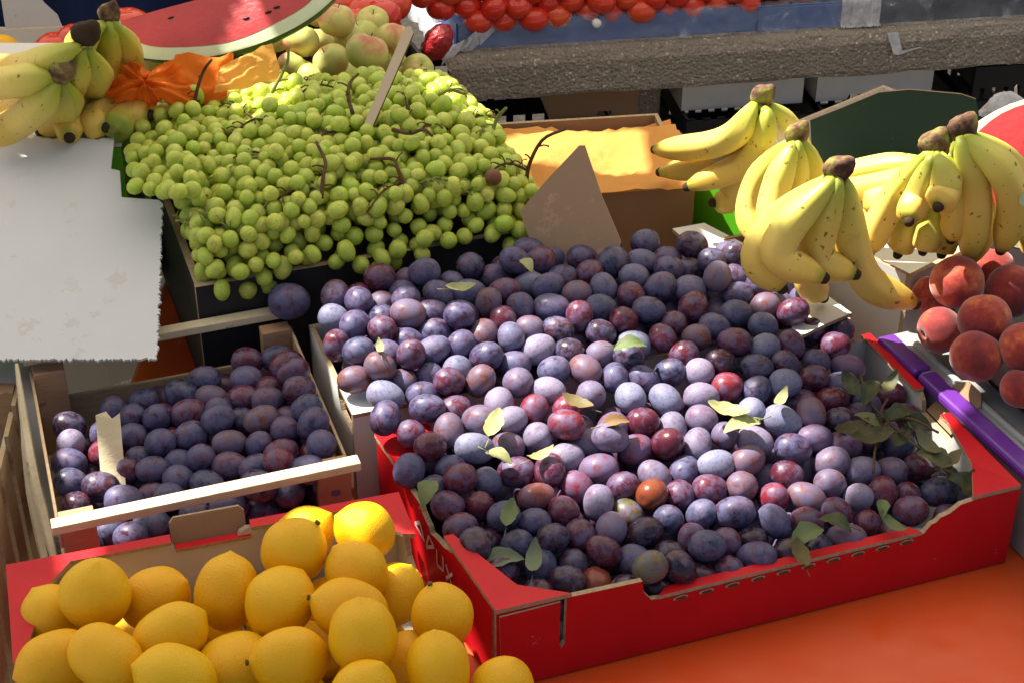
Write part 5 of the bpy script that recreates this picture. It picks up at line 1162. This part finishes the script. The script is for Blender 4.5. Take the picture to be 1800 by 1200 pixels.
# ================================================================= AWNING added unseen above the stall: gaps shaped to drop the sun patches
AZ = 1.45
def up(p): return p + SUN * ((AZ - p.z) / SUN.z)
lit = [  # patches meant to be sunlit, each projected up into a gap of the awning
 ([(560, 650), (700, 600), (900, 640), (1060, 610), (1180, 650), (1260, 655), (1330, 690), (1440, 740), (1480, 800), (1380, 840), (1160, 875), (960, 850), (800, 800), (700, 790), (620, 740)], .10),
 ([(1150, 215), (1330, 130), (1480, 230), (1640, 190), (1850, 190), (1850, 430), (1640, 455), (1610, 520), (1560, 548), (1430, 500), (1340, 455), (1200, 380)], .20),
 ([(850, 255), (950, 225), (1130, 225), (1130, 285), (1010, 298), (850, 300)], .14),
 ([(450, 905), (600, 870), (700, 885), (715, 950), (650, 965), (590, 955), (540, 935), (450, 940)], .13),
 ([(735, 118), (850, 140), (860, 205), (760, 190)], .22),
 ([(60, 670), (120, 670), (175, 800), (190, 880), (680, 795), (685, 815), (170, 925), (165, 1000), (100, 1000)], .11),
 ([(-60, 60), (220, 20), (255, 100), (150, 120), (-60, 135)], .30),
 ([(360, 90), (490, 60), (505, 150), (400, 165)], .26),
 ([(505, 10), (560, 10), (575, 150), (520, 160)], .19),
 ([(690, -30), (760, -30), (770, 60), (730, 60)], .0),
 ([(1690, 105), (1860, 95), (1860, 150), (1690, 142)], -.8),
]
holes = [[up(at(x, y, z)) for x, y in pl] for pl, z in lit]; V, Fc = [], []; y = .9; dy = .010
while y < 5.6:
    yc = y + dy / 2; iv = []
    for h in holes:
        xs = sorted(p.x + (q.x - p.x) * (yc - p.y) / (q.y - p.y) for p, q in zip(h, h[1:] + h[:1]) if (p.y > yc) != (q.y > yc)); iv += list(zip(xs[::2], xs[1::2]))
    x = -3.2
    for x0, x1 in sorted(iv) + [(1.9, 1.9)]:
        if x0 > x: o = len(V); V += [(x, y, AZ), (x0, y, AZ), (x0, y + dy, AZ), (x, y + dy, AZ)]; Fc.append((o, o + 1, o + 2, o + 3))
        x = max(x, x1)
    y += dy
me = meshdata('canvas', V, Fc, ('added_awning_cloth',))
aw = empty('added_awning', (.1, 2.5, -.8), 'added canvas awning out of view above the stall, gaps shaped for sun patches', 'awning')
link('canvas', me, aw, Vector((-.1, -2.5, .8)))
for x in (-3.2, 1.9):
    for y in (.9, 5.6): v, f = tube_vf([Vector((x, y, -.8)), Vector((x, y, AZ))], .02, 10); obj('pole', v, f, 'steel', aw, True)
# ---------------------------------------------------------------- tell look-alikes apart by their order in the picture
from collections import defaultdict
same = defaultdict(list)
bpy.context.view_layer.update()
for o in bpy.data.objects:
    if o.parent is None and 'label' in o and 'kind' not in o: same[o['label']].append(o)
ORD = 'first second third fourth fifth sixth seventh eighth ninth tenth eleventh twelfth thirteenth fourteenth fifteenth sixteenth'.split()
for lab, L in same.items():
    if 1 < len(L) <= 16:
        L.sort(key=lambda o: o.location.x / depth(o.location))
        for k, o in enumerate(L): o['label'] = f'{lab}, {ORD[k]} from left'
print('grapes', gcount, 'objects', len(bpy.data.objects))
